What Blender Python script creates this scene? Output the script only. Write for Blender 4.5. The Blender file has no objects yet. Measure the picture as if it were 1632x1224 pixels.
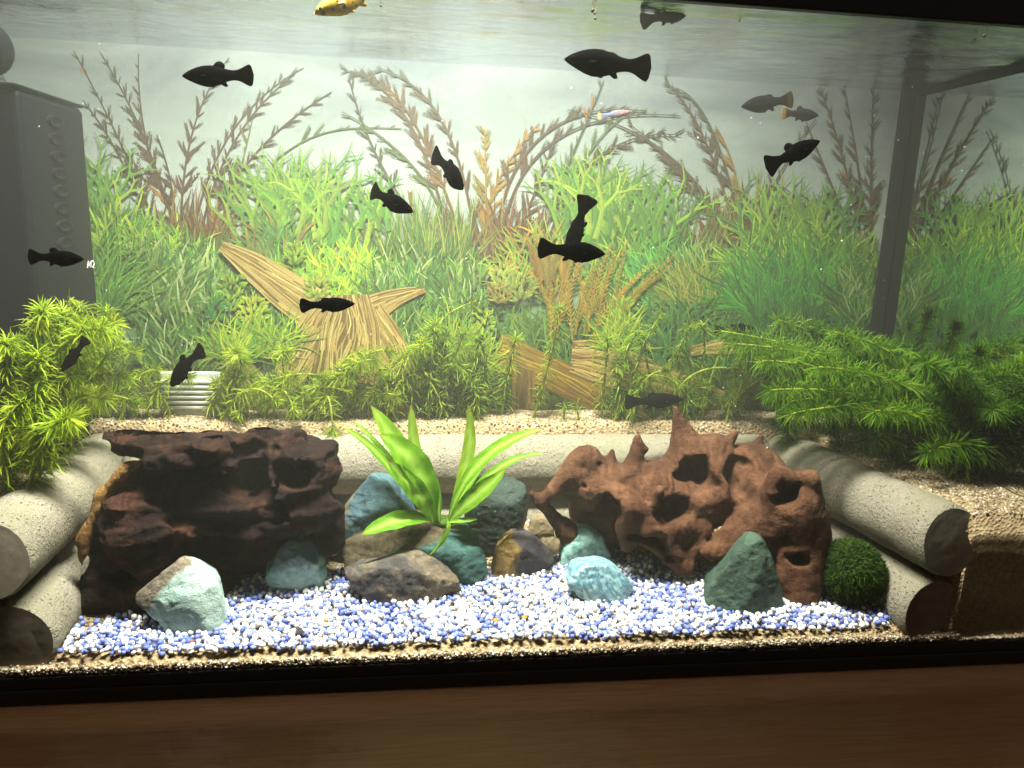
import bpy, math, random
import numpy as np
from mathutils import Vector, Matrix

random.seed(7)
RNG = np.random.default_rng(7)
SC = bpy.context.scene
COL = SC.collection

# ------------------------------------------------------------------ camera
IW, IH, FPX = 1632, 1224, 1230.0          # the photograph's pixel frame, focal length in its pixels
CAM = np.array([0.0, -0.60, 0.396])
YAW, PITCH, ROLL = (math.radians(a) for a in (-7.5, -12.0, 2.0))
_f = np.array([-math.sin(YAW) * math.cos(PITCH), math.cos(YAW) * math.cos(PITCH), math.sin(PITCH)])
_r0 = np.array([math.cos(YAW), math.sin(YAW), 0.0]); _u0 = np.cross(_r0, _f)
_r = math.cos(ROLL) * _r0 + math.sin(ROLL) * _u0
_u = -math.sin(ROLL) * _r0 + math.cos(ROLL) * _u0
cd = bpy.data.cameras.new('camera'); cam = bpy.data.objects.new('camera', cd); COL.objects.link(cam)
cd.sensor_fit = 'HORIZONTAL'; cd.sensor_width = 36.0; cd.lens = 36.0 * FPX / IW
cd.clip_start = 0.01; cd.clip_end = 50
cam.matrix_world = Matrix(((_r[0], _u[0], -_f[0], CAM[0]), (_r[1], _u[1], -_f[1], CAM[1]),
                           (_r[2], _u[2], -_f[2], CAM[2]), (0, 0, 0, 1)))
SC.camera = cam

# ------------------------------------------------------------------ light
world = bpy.data.worlds.new('World'); SC.world = world; world.use_nodes = True
world.node_tree.nodes['Background'].inputs[0].default_value = (1.0, 0.82, 0.65, 1)
world.node_tree.nodes['Background'].inputs[1].default_value = 0.09
SC.view_settings.view_transform = 'Standard'; SC.view_settings.look = 'None'
SC.view_settings.exposure = 0.0; SC.view_settings.gamma = 1.0
LAMP_W = 25.0
def lamp(name, x, y, z, sx, sy, w, color):
    ld = bpy.data.lights.new(name, 'AREA'); ld.shape = 'RECTANGLE'; ld.size = sx; ld.size_y = sy
    ld.energy = w; ld.color = color; ld.spread = math.radians(112)
    lo = bpy.data.objects.new(name, ld); COL.objects.link(lo); lo.location = (x, y, z)
    return lo
lamp('hood_lamp_light', 0.0, 0.030, 1.0, 0.46, 0.07, LAMP_W, (1.0, 0.99, 0.93))  # raised well above a usual hood lamp to flatten the falloff

cy = SC.cycles
cy.use_denoising = True; cy.use_adaptive_sampling = True; cy.adaptive_threshold = 0.04; cy.adaptive_min_samples = 8
cy.max_bounces = 10; cy.diffuse_bounces = 2; cy.glossy_bounces = 4; cy.transmission_bounces = 4
cy.transparent_max_bounces = 24; cy.volume_bounces = 0
cy.caustics_reflective = False; cy.caustics_refractive = False
cy.sample_clamp_indirect = 4.0

# ------------------------------------------------------------------ tank measures (metres)
X0, X1, YB = -0.45, 0.597, 0.32           # inner left, right and back walls; the front pane is Y = 0
ZW = 0.563                                # water surface
Z0 = 0.026                                # top of the bottom trim

def ray(px, py): return _f + _r * (px - IW / 2) / FPX - _u * (py - IH / 2) / FPX
def at(px, py, Y):
    d = ray(px, py); return CAM + d * (Y - CAM[1]) / d[1]
def atz(px, py, z):
    d = ray(px, py); return CAM + d * (z - CAM[2]) / d[2]
def pit(Y): return 0.037 + 0.12 * max(Y, 0)
def ground(px, py):
    d = ray(px, py); t = (0.037 + 0.12 * CAM[1] - CAM[2]) / (d[2] - 0.12 * d[1]); return CAM + d * t
def to_px(P):
    d = np.asarray(P) - CAM; z = d @ _f
    return np.stack([IW / 2 + FPX * (d @ _r) / z, IH / 2 - FPX * (d @ _u) / z], -1)
def pxm(Y): return (Y - CAM[1]) / FPX     # metres per photo pixel at that depth

# ------------------------------------------------------------------ materials
def srgb(h):
    h = h.lstrip('#'); c = [int(h[i:i + 2], 16) / 255 for i in (0, 2, 4)]
    return tuple(((x + 0.055) / 1.055) ** 2.4 if x > 0.04045 else x / 12.92 for x in c)
class NT:
    def __init__(s, name):
        s.m = bpy.data.materials.new(name); s.m.use_nodes = True; s.t = s.m.node_tree; s.t.nodes.clear()
        s.out = s.n('ShaderNodeOutputMaterial')
    def n(s, t, **kw):
        nd = s.t.nodes.new(t)
        for k, v in kw.items(): setattr(nd, k, v)
        return nd
    def l(s, a, b): s.t.links.new(a, b)
    def coord(s, scale=(1, 1, 1), rot=(0, 0, 0)):
        tc = s.n('ShaderNodeTexCoord'); mp = s.n('ShaderNodeMapping')
        mp.inputs['Scale'].default_value = scale; mp.inputs['Rotation'].default_value = rot
        s.l(tc.outputs['Object'], mp.inputs[0]); return mp.outputs[0]
    def noise(s, vec, scale, detail=5, rough=0.6, dist=0.0):
        nd = s.n('ShaderNodeTexNoise'); nd.inputs['Scale'].default_value = scale; nd.inputs['Detail'].default_value = detail
        nd.inputs['Roughness'].default_value = rough; nd.inputs['Distortion'].default_value = dist
        if vec is not None: s.l(vec, nd.inputs['Vector'])
        return nd.outputs['Fac']
    def ramp(s, fac, stops, interp='LINEAR'):
        r = s.n('ShaderNodeValToRGB'); r.color_ramp.interpolation = interp; e = r.color_ramp.elements
        while len(e) < len(stops): e.new(0.5)
        for i, (p, c) in enumerate(stops):
            e[i].position = p; e[i].color = (*c, 1) if len(c) == 3 else c
        if fac is not None: s.l(fac, r.inputs[0])
        return r.outputs[0]
    def mix(s, fac, a, b, mode='MIX'):
        m = s.n('ShaderNodeMix'); m.data_type = 'RGBA'; m.blend_type = mode
        for v, i in ((fac, 0), (a, 6), (b, 7)):
            if isinstance(v, (int, float)): m.inputs[i].default_value = v
            elif isinstance(v, tuple): m.inputs[i].default_value = (*v, 1)
            else: s.l(v, m.inputs[i])
        return m.outputs[2]
    def bump(s, h, strength=0.5, dist=0.002):
        b = s.n('ShaderNodeBump'); b.inputs['Strength'].default_value = strength; b.inputs['Distance'].default_value = dist
        s.l(h, b.inputs['Height']); return b.outputs[0]
    def bsdf(s, col, rough=0.6, spec=0.3, normal=None, **kw):
        p = s.n('ShaderNodeBsdfPrincipled')
        if isinstance(col, tuple): p.inputs['Base Color'].default_value = (*col[:3], 1)
        else: s.l(col, p.inputs['Base Color'])
        if isinstance(rough, (int, float)): p.inputs['Roughness'].default_value = rough
        else: s.l(rough, p.inputs['Roughness'])
        p.inputs['Specular IOR Level'].default_value = spec
        if normal is not None: s.l(normal, p.inputs['Normal'])
        for k, v in kw.items(): p.inputs[k].default_value = v
        s.l(p.outputs[0], s.out.inputs[0]); return p
    def attr(s, name='col'):
        a = s.n('ShaderNodeAttribute'); a.attribute_name = name; return a.outputs['Color']

M = {}
def mat_plain(key, col, rough=0.5, spec=0.4):
    t = NT(key); nz = t.noise(t.coord(), 60, 3)
    t.bsdf(t.mix(nz, tuple(c * 0.8 for c in col), tuple(min(1, c * 1.15) for c in col)), rough, spec,
           t.bump(t.noise(t.coord(), 900, 2), 0.08, 0.0005)); M[key] = t.m
mat_plain('black_plastic', (0.012, 0.012, 0.014), 0.38)
mat_plain('filter_plastic', (0.004, 0.005, 0.008), 0.5, 0.12)
mat_plain('silicone', (0.006, 0.007, 0.007), 0.6, 0.08)
mat_plain('white_plastic', (0.45, 0.45, 0.40), 0.45)
mat_plain('lettering', (0.85, 0.85, 0.8), 0.5)
mat_plain('lamp_tube', (0.85, 0.87, 0.85), 0.3)

# vertex-coloured mats
def mat_attr(key, rough=0.6, spec=0.2, transl=0.0, bump=None):
    t = NT(key); c = t.attr(); nrm = None
    if bump: nrm = t.bump(t.noise(t.coord(), bump[0], 4), bump[1], bump[2])
    p = t.bsdf(c, rough, spec, nrm)
    if transl:
        tr = t.n('ShaderNodeBsdfTranslucent'); t.l(c, tr.inputs[0]); mx = t.n('ShaderNodeMixShader')
        mx.inputs[0].default_value = transl; t.l(p.outputs[0], mx.inputs[1]); t.l(tr.outputs[0], mx.inputs[2])
        t.l(mx.outputs[0], t.out.inputs[0])
    M[key] = t.m
mat_attr('print', 0.55, 0.15)
mat_attr('leaf', 0.55, 0.15, 0.58)
mat_attr('grain', 0.6, 0.3, 0.0, (1500, 0.3, 0.0006))
mat_attr('gravel', 0.5, 0.3, 0.25)
mat_attr('fish', 0.9, 0.01, 0.02)
mat_attr('moss', 0.8, 0.1, 0.3)
mat_attr('speck', 0.6, 0.2, 0.3)

# ------------------------------------------------------------------ mesh helpers
def root_loc(o):
    while o.parent is not None: o = o.parent
    return np.array(o.location)
def mesh_obj(name, V, F, mat, parent=None, cols=None, smooth=False, loc=None):
    """one mesh object; V in world metres, stored relative to its thing's base"""
    V = np.asarray(V, float)
    base = root_loc(parent) if parent is not None else (np.asarray(loc, float) if loc is not None else np.zeros(3))
    me = bpy.data.meshes.new(name)
    if isinstance(F, np.ndarray):
        k = F.shape[1]
        me.vertices.add(len(V)); me.vertices.foreach_set('co', (V - base).astype(np.float32).ravel())
        me.loops.add(F.size); me.loops.foreach_set('vertex_index', F.astype(np.int32).ravel())
        me.polygons.add(len(F)); me.polygons.foreach_set('loop_start', np.arange(0, F.size, k, dtype=np.int32))
        me.update(calc_edges=True)
    else:
        me.from_pydata((V - base).tolist(), [], F)
    if smooth: me.polygons.foreach_set('use_smooth', np.ones(len(me.polygons), bool))
    if cols is not None:
        a = me.color_attributes.new('col', 'FLOAT_COLOR', 'POINT')
        c = np.ones((len(V), 4), np.float32); c[:, :3] = np.asarray(cols); a.data.foreach_set('color', c.ravel())
    me.materials.append(M[mat] if isinstance(mat, str) else mat)
    o = bpy.data.objects.new(name, me); COL.objects.link(o)
    if parent is not None: o.parent = parent
    else: o.location = base
    return o
def tag(o, label=None, cat=None, group=None, kind=None):
    for k, v in (('label', label), ('category', cat), ('group', group), ('kind', kind)):
        if v: o[k] = v
    return o
def thing(name, label, cat, loc, group=None):
    o = bpy.data.objects.new(name, None); COL.objects.link(o); o.location = tuple(loc); o.empty_display_size = 0.02
    return tag(o, label, cat, group)
def box_vf(a, b, bev=0.0):
    (x0, y0, z0), (x1, y1, z1) = a, b
    if bev <= 0:
        V = [(x, y, z) for x in (x0, x1) for y in (y0, y1) for z in (z0, z1)]
        return V, [(0, 1, 3, 2), (4, 6, 7, 5), (0, 4, 5, 1), (2, 3, 7, 6), (0, 2, 6, 4), (1, 5, 7, 3)]
    import bmesh
    bm = bmesh.new(); bmesh.ops.create_cube(bm, size=1)
    for v in bm.verts:
        v.co = Vector(((x0 + x1) / 2 + v.co.x * (x1 - x0), (y0 + y1) / 2 + v.co.y * (y1 - y0), (z0 + z1) / 2 + v.co.z * (z1 - z0)))
    bmesh.ops.bevel(bm, geom=bm.edges[:], offset=bev, segments=3, affect='EDGES', profile=0.5)
    bm.verts.index_update()
    V = [tuple(v.co) for v in bm.verts]; F = [tuple(v.index for v in f.verts) for f in bm.faces]; bm.free(); return V, F
def box(name, a, b, mat, parent=None, bev=0.0):
    return mesh_obj(name, *box_vf(a, b, bev), mat, parent)

# value noise on numpy points
_LAT = RNG.random((32, 32, 32))
def vnoise(P, scale):
    q = np.asarray(P) * scale; i = np.floor(q).astype(int); f = q - i; f = f * f * (3 - 2 * f)
    i0 = i & 31; i1 = (i + 1) & 31; x, y, z = f[..., 0], f[..., 1], f[..., 2]
    L = _LAT
    def g(a, b, c): return L[a[..., 0], b[..., 1], c[..., 2]]
    c00 = g(i0, i0, i0) * (1 - x) + g(i1, i0, i0) * x; c10 = g(i0, i1, i0) * (1 - x) + g(i1, i1, i0) * x
    c01 = g(i0, i0, i1) * (1 - x) + g(i1, i0, i1) * x; c11 = g(i0, i1, i1) * (1 - x) + g(i1, i1, i1) * x
    return (c00 * (1 - y) + c10 * y) * (1 - z) + (c01 * (1 - y) + c11 * y) * z - 0.5
def fbm(P, scale, octv=4):
    r = 0; a = 1.0
    for k in range(octv): r = r + a * vnoise(np.asarray(P) + 7.3 * k, scale * 2 ** k); a *= 0.5
    return r

def surface_nets(f, org, h):
    """quads of the zero level of a numpy grid"""
    ins = f < 0; nx, ny, nz = f.shape
    acc = np.zeros((nx - 1, ny - 1, nz - 1, 3)); cnt = np.zeros((nx - 1, ny - 1, nz - 1))
    for ax in range(3):
        o1, o2 = [a for a in range(3) if a != ax]
        for da in (0, 1):
            for db in (0, 1):
                s0 = [None] * 3; s1 = [None] * 3
                for a, n in ((0, nx), (1, ny), (2, nz)):
                    d = da if a == o1 else (db if a == o2 else 0)
                    if a == ax: s0[a] = slice(0, n - 1); s1[a] = slice(1, n)
                    else: s0[a] = s1[a] = slice(d, n - 1 + d)
                A, B = f[tuple(s0)], f[tuple(s1)]; m = (A < 0) != (B < 0)
                t = np.where(m, A / np.where(m, A - B, 1), 0)
                p = np.zeros(A.shape + (3,)); p[..., ax] = t; p[..., o1] = da; p[..., o2] = db
                acc += np.where(m[..., None], p, 0); cnt += m
    act = cnt > 0; idx = -np.ones(act.shape, int); idx[act] = np.arange(act.sum())
    V = (np.argwhere(act) + acc[act] / cnt[act][:, None]) * h + org
    Fs = []
    for ax in range(3):
        o1, o2 = [(1, 2), (2, 0), (0, 1)][ax]
        s0 = [slice(None)] * 3; s1 = [slice(None)] * 3
        s0[ax] = slice(0, f.shape[ax] - 1); s1[ax] = slice(1, f.shape[ax])
        A, B = ins[tuple(s0)], ins[tuple(s1)]
        c = np.argwhere(A != B); c = c[(c[:, o1] > 0) & (c[:, o2] > 0) & (c[:, o1] < f.shape[o1] - 1) & (c[:, o2] < f.shape[o2] - 1)]
        flip = A[tuple(c.T)]
        def cell(d1, d2):
            q = c.copy(); q[:, o1] += d1; q[:, o2] += d2; return idx[tuple(q.T)]
        q = np.stack([cell(-1, -1), cell(0, -1), cell(0, 0), cell(-1, 0)], 1)
        q[~flip] = q[~flip][:, ::-1]; Fs.append(q)
    return V, np.concatenate(Fs)

class SDF:
    """signed distance grid; each primitive touches only the cells round it"""
    def __init__(s, lo, hi, h):
        s.lo = np.array(lo, np.float32); s.h = h; n = np.ceil((np.array(hi) - s.lo) / h).astype(int) + 1
        g = np.stack(np.meshgrid(*[np.arange(k, dtype=np.float32) for k in n], indexing='ij'), -1)
        s.P = (s.lo + g * np.float32(h)).astype(np.float32); s.f = np.full(tuple(n), 1.0, np.float32)
    def sl(s, lo, hi, m):
        a = np.floor((np.asarray(lo) - m - s.lo) / s.h).astype(int); b = np.ceil((np.asarray(hi) + m - s.lo) / s.h).astype(int) + 1
        return tuple(slice(max(0, min(x, n)), max(0, min(y, n))) for x, y, n in zip(a, b, s.f.shape))
    def _u(s, q, d, k):
        f = s.f[q]; hh = np.clip(0.5 + 0.5 * (f - d) / k, 0, 1); s.f[q] = f * (1 - hh) + d * hh - k * hh * (1 - hh)
    def _sub(s, q, d, k):
        d = -d; f = s.f[q]; hh = np.clip(0.5 - 0.5 * (f - d) / k, 0, 1); s.f[q] = f * (1 - hh) + d * hh + k * hh * (1 - hh)
    def d_ell(s, P, c, r):
        r = np.asarray(r, np.float32); q = (P - np.asarray(c, np.float32)) / r; k0 = np.linalg.norm(q, axis=-1); k1 = np.linalg.norm(q / r, axis=-1)
        return k0 * (k0 - 1) / np.maximum(k1, 1e-6)
    def ell(s, c, r, k=0.012):
        r = np.asarray(r); q = s.sl(c - r, c + r, .03); s._u(q, s.d_ell(s.P[q], c, r), k)
    def cone(s, a, b, ra, rb, k=0.012):
        a = np.asarray(a, np.float32); b = np.asarray(b, np.float32); q = s.sl(np.minimum(a, b), np.maximum(a, b), max(ra, rb) + .03); P = s.P[q]; ab = b - a
        t = np.clip(((P - a) @ ab) / (ab @ ab), 0, 1); s._u(q, np.linalg.norm(P - a - t[..., None] * ab, axis=-1) - (ra + (rb - ra) * t), k)
    def hole(s, c, r, k=0.008):
        r = np.asarray(r); q = s.sl(c - r, c + r, .02); P = s.P[q]
        P = P + .016 * np.stack([fbm(P + o, 42, 2) for o in (0., 3.1, 6.7)], -1); s._sub(q, s.d_ell(P, c, r), k)
    def disp(s, fn, m=.016):
        k = np.abs(s.f) < m; s.f[k] += fn(s.P[k])
    def mesh(s): return surface_nets(s.f, s.lo, s.h)

# ================================================================== THE SETTING
# table top: brown wood-grain board under the tank
t = NT('table_wood')
v = t.coord((3, 60, 60)); n1 = t.noise(v, 6, 6, 0.65, 0.4); n2 = t.noise(t.coord((1.2, 9, 9)), 4, 4, 0.5, 1.2)
c = t.mix(n2, srgb('#d8a070'), srgb('#e4b488')); c = t.mix(t.ramp(n1, [(0.35, (0, 0, 0)), (0.7, (1, 1, 1))]), c, t.mix(0.6, c, srgb('#b47c50')))
t.bsdf(c, 0.42, 0.35, t.bump(n1, 0.15, 0.0006)); M['table_wood'] = t.m
tag(box('table_top', (-1.2, -0.35, -0.03), (1.3, 0.55, 0.0), 'table_wood', None, 0.004), kind='structure')

# water body: very faintly cloudy
t = NT('water_body'); pv = t.n('ShaderNodeVolumePrincipled')
pv.inputs['Color'].default_value = (0.95, 0.97, 0.78, 1); pv.inputs['Density'].default_value = 0.25
pv.inputs['Anisotropy'].default_value = 0.25
t.l(pv.outputs[0], t.out.inputs['Volume']); M['water_body'] = t.m
tag(box('water', (X0 + .0005, 0.0012, 0.028), (X1 - .0005, YB - .0005, ZW - 0.004), 'water_body'), kind='structure')

# water surface seen from below: mirrors at a shallow angle, clear when looked through steeply
t = NT('water_surface'); gm = t.n('ShaderNodeNewGeometry'); dt = t.n('ShaderNodeVectorMath', operation='DOT_PRODUCT')
bmp = t.bump(t.noise(t.coord((1, 2.2, 1)), 60, 5, 0.6, 0.8), 0.6, 0.0016)
t.l(gm.outputs['Normal'], dt.inputs[0]); t.l(gm.outputs['Incoming'], dt.inputs[1])
ab = t.n('ShaderNodeMath', operation='ABSOLUTE'); t.l(dt.outputs['Value'], ab.inputs[0])
mr = t.n('ShaderNodeMapRange'); mr.inputs[1].default_value = 0.38; mr.inputs[2].default_value = 0.62
mr.inputs[3].default_value = 0.93; mr.inputs[4].default_value = 0.03; t.l(ab.outputs[0], mr.inputs[0])
tr = t.n('ShaderNodeBsdfTransparent'); gl = t.n('ShaderNodeBsdfGlossy'); gl.inputs['Roughness'].default_value = 0.03
gl.inputs['Color'].default_value = (0.80, 0.81, 0.86, 1); t.l(bmp, gl.inputs['Normal'])
mx = t.n('ShaderNodeMixShader'); t.l(mr.outputs[0], mx.inputs[0]); t.l(tr.outputs[0], mx.inputs[1]); t.l(gl.outputs[0], mx.inputs[2])
t.l(mx.outputs[0], t.out.inputs[0]); M['water_surface'] = t.m
nx, ny = 260, 90
gx, gy = np.meshgrid(np.linspace(X0 + .001, X1 - .001, nx), np.linspace(0.0005, YB - .0001, ny), indexing='ij')
Pn = np.stack([gx * 0.8, gy * 1.6, gx * 0], -1)
edge = 0.0022 * np.exp(-(YB - gy) / 0.006)
gz = ZW + 0.0030 * fbm(Pn, 24, 3) * np.clip((YB - gy) / .03, .15, 1) + edge * 0.6
V = np.stack([gx, gy, gz], -1).reshape(-1, 3); ii = np.arange(nx * ny).reshape(nx, ny)
F = np.stack([ii[:-1, :-1], ii[1:, :-1], ii[1:, 1:], ii[:-1, 1:]], -1).reshape(-1, 4)
tag(mesh_obj('water_surface', V, F, 'water_surface', smooth=True), kind='structure')

# ================================================================== THE TANK
t = NT('glass'); lw = t.n('ShaderNodeFresnel'); lw.inputs[0].default_value = 1.3
tr = t.n('ShaderNodeBsdfTransparent'); tr.inputs[0].default_value = (0.985, 0.995, 0.985, 1)
gl = t.n('ShaderNodeBsdfGlossy'); gl.inputs['Roughness'].default_value = 0.02
mx = t.n('ShaderNodeMixShader'); t.l(lw.outputs[0], mx.inputs[0]); t.l(tr.outputs[0], mx.inputs[1]); t.l(gl.outputs[0], mx.inputs[2])
t.l(mx.outputs[0], t.out.inputs[0]); M['glass'] = t.m
t = NT('wetted_glass'); tr = t.n('ShaderNodeBsdfTransparent'); tr.inputs[0].default_value = (0.97, 0.99, 0.97, 1)
gl = t.n('ShaderNodeBsdfGlossy'); gl.inputs['Roughness'].default_value = 0.05; mx = t.n('ShaderNodeMixShader'); mx.inputs[0].default_value = 0.015
t.l(tr.outputs[0], mx.inputs[1]); t.l(gl.outputs[0], mx.inputs[2]); t.l(mx.outputs[0], t.out.inputs[0]); M['wetted_glass'] = t.m
# side panes seen from inside the water are past the critical angle: they mirror the tank
t = NT('side_glass'); gl = t.n('ShaderNodeBsdfGlossy'); gl.inputs['Roughness'].default_value = 0.012
gl.inputs['Color'].default_value = (0.80, 0.86, 0.78, 1); t.l(gl.outputs[0], t.out.inputs[0]); M['side_glass'] = t.m
tank = thing('aquarium', 'long glass aquarium with black base trim standing on the brown table', 'aquarium', (0.07, 0.16, 0))
GT = 0.003
box('front_pane', (X0, -GT, Z0 - .004), (X1, 0.0, 0.60), 'glass', tank)
box('back_pane', (X0, YB, Z0 - .004), (X1, YB + 0.002, 0.60), 'wetted_glass', tank)
box('side_pane', (X1, -GT, Z0 - .004), (X1 + GT, YB + .002, 0.60), 'side_glass', tank)
box('side_pane', (X0 - GT, -GT, Z0 - .004), (X0, YB + .002, 0.60), 'side_glass', tank)
box('base_trim', (X0 - .012, -0.0052, 0.0005), (X1 + .012, YB + .02, 0.0145), 'black_plastic', tank, 0.002)
box('trim_lip', (X0 - .009, -0.0046, 0.0147), (X1 + .009, -GT - .0002, .0245), 'black_plastic', tank, 0.0012)
box('floor_pane', (X0, 0.0003, 0.0148), (X1, YB - .0005, 0.0225), 'black_plastic', tank)
box('corner_seam', (X1 - .016, YB - .006, Z0), (X1 - .0005, YB - .0005, 0.60), 'silicone', tank, 0.002)
box('reflected_waterline', (X1 - .004, 0.001, ZW - .006), (X1 - .0005, YB - .006, ZW + .002), 'silicone', tank)  # added black strip, stands in for the waterline's dark reflection

hood = thing('aquarium_hood', 'black plastic aquarium hood closing the top of the tank', 'hood', (0.07, 0.16, 0.60))
box('front_rail', (X0 - .012, -0.014, 0.556), (X1 + .012, -GT - .0003, 1.055), 'black_plastic', hood, 0.002)  # hood's unseen upper part made tall so the lamp lights more evenly
box('back_rail', (X0 - .012, YB + .012, 0.60), (X1 + .012, YB + .022, 1.055), 'black_plastic', hood)
box('end_panel', (X0 - .016, -0.015, 0.601), (X0 - .006, YB + .022, 1.054), 'black_plastic', hood)
box('end_panel', (X1 + .006, -0.015, 0.601), (X1 + .016, YB + .022, 1.054), 'black_plastic', hood)
box('lid', (X0 - .012, -0.015, 1.0555), (X1 + .012, YB + .022, 1.062), 'black_plastic', hood, 0.002)
box('lamp_strip', (-0.26, -0.002, 1.005), (0.26, 0.072, 1.013), 'lamp_tube', hood, 0.002)

# ------------------------------------------------------------------ printed backdrop sheet behind the back pane
YP = YB + 0.0105
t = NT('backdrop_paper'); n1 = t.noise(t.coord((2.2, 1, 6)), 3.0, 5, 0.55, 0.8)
sep = t.n('ShaderNodeSeparateXYZ'); tc = t.n('ShaderNodeTexCoord'); t.l(tc.outputs['Object'], sep.inputs[0])
mr = t.n('ShaderNodeMapRange'); mr.inputs[1].default_value = -0.20; mr.inputs[2].default_value = 0.20; t.l(sep.outputs['Z'], mr.inputs[0])
base = t.ramp(mr.outputs[0], [(0.0, srgb('#2f4a2a')), (0.3, srgb('#5d7f4c')), (0.45, srgb('#9aa48c')), (0.62, srgb('#9aa096')), (0.82, srgb('#7c8280')), (0.97, srgb('#60666a'))])  # sheet greyed towards the top to offset the lamp's hot spot
base = t.mix(t.ramp(n1, [(0.35, (0, 0, 0)), (0.75, (0.5, 0.5, 0.5))]), base, srgb('#9a9f9a'))  # pale mottle painted in for rippled light on the sheet
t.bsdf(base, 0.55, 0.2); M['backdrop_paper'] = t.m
poster = thing('backdrop_poster', 'printed underwater plant scene on the sheet behind the back glass', 'poster', (0.07, YP, 0.35))
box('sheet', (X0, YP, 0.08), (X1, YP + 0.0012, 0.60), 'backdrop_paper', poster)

class Print:
    """flat printed shapes, drawn in photo pixels and laid on the sheet; each shape 0.6 micrometres over the last"""
    step = [0]
    def __init__(s): s.V = []; s.F = []; s.C = []
    def strip(s, pts, w, cols, cols2=None):
        """ribbon along pts (n,2) px with half widths w (n); a darker left and lighter right half"""
        pts = np.asarray(pts, float); n = len(pts); w = np.broadcast_to(np.asarray(w, float), (n,))
        d = np.gradient(pts, axis=0); L = np.linalg.norm(d, axis=1); L[L == 0] = 1; nrm = np.stack([-d[:, 1], d[:, 0]], 1) / L[:, None]
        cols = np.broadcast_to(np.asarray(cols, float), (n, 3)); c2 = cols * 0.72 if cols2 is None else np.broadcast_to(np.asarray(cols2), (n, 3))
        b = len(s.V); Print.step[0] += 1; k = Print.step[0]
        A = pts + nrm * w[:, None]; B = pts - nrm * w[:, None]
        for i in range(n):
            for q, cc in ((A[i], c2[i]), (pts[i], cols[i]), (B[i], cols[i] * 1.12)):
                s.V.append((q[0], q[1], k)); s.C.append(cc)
        for i in range(n - 1):
            for j in (0, 1): s.F.append((b + 3 * i + j, b + 3 * i + j + 1, b + 3 * i + 4 + j, b + 3 * i + 3 + j))
    def blade(s, x, y, ang, ln, wd, col, curve=0.0, tip=1.15, seg=4, base=0.6):
        tt = np.linspace(0, 1, seg + 1); a = ang + curve * tt; dl = ln / seg
        x_ = x + np.concatenate([[0], np.cumsum(np.cos(a[1:]) * dl)]); y_ = y - np.concatenate([[0], np.cumsum(np.sin(a[1:]) * dl)])
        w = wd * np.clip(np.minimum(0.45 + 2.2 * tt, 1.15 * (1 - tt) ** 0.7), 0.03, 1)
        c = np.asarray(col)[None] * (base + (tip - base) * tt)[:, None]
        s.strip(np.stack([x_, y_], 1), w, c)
    def build(s, name, parent):
        V = np.array(s.V); d = _f + np.outer((V[:, 0] - IW / 2) / FPX, _r) - np.outer((V[:, 1] - IH / 2) / FPX, _u)
        Y = YP - 0.00015 - V[:, 2] * 3e-7
        Pt = CAM + d * ((Y - CAM[1]) / d[:, 1])[:, None]
        Pt[:, 0] = np.clip(Pt[:, 0], X0, X1 - .0005)
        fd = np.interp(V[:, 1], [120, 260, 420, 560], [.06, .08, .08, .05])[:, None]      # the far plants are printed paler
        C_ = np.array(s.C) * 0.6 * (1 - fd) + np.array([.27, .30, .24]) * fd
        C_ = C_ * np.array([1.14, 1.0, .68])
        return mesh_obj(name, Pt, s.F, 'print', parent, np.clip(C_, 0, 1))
def jit(c, a=0.2):
    k = 1 + random.uniform(-a, a); return tuple(max(0, x * k * (1 + random.uniform(-a, a) * 0.4)) for x in c)
def bez(p, n=24):
    p = [np.array(q, float) for q in p]; tt = np.linspace(0, 1, n)[:, None]
    while len(p) > 1: p = [a * (1 - tt) + b * tt for a, b in zip(p[:-1], p[1:])]
    return p[0]
U = random.uniform
def col_mix(a, b, t_): return tuple(x * (1 - t_) + y * t_ for x, y in zip(a, b))

def fern(pts, w0=5.0, ca='#4a2a28', cb='#3c4540', lobe=30, sides=(1,), start=0.22, name='printed_fern'):
    pr = Print(); sp = bez(pts, 30); ca = srgb(ca); cb = srgb(cb); n = len(sp); L = np.sum(np.linalg.norm(np.diff(sp, axis=0), axis=1))
    tt = np.linspace(0, 1, n); cols = np.array([col_mix(ca, cb, x) for x in tt])
    k = max(5, int(L / 25))
    for sd in sides:
        for j in range(k):
            u = start + (1 - start) * (j + U(0, .7)) / k
            if u > 0.985: continue
            i = min(int(u * (n - 1)), n - 2); p = sp[i]; d = sp[i + 1] - sp[i]; a = math.atan2(-d[1], d[0])
            ll = lobe * (1.15 - 0.75 * u) * U(.45, 1.35); c = jit(col_mix(ca, cb, u), .25)
            if random.random() < 0.025: c = jit(srgb('#9a6a38'), .2)
            aa = a + sd * U(.35, .7)
            pr.blade(p[0], p[1], aa, ll, ll * U(.07, .14), c, sd * U(-.5, .1), 1.05, 5, .8)
            for q in range(5):
                f = 0.3 + 0.16 * q; x = p[0] + math.cos(aa) * ll * f; y = p[1] - math.sin(aa) * ll * f
                pr.blade(x, y, aa + sd * U(.25, .6), ll * .34 * (1.1 - f * .5), ll * .035, c, 0, 1, 2, 1)
                pr.blade(x, y, aa - sd * U(.3, .6), ll * .26 * (1.1 - f * .5), ll * .035, c, 0, 1, 2, 1)
    pr.strip(sp, np.linspace(w0, 0.8, n) , cols)
    return pr.build(name, poster)
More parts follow.
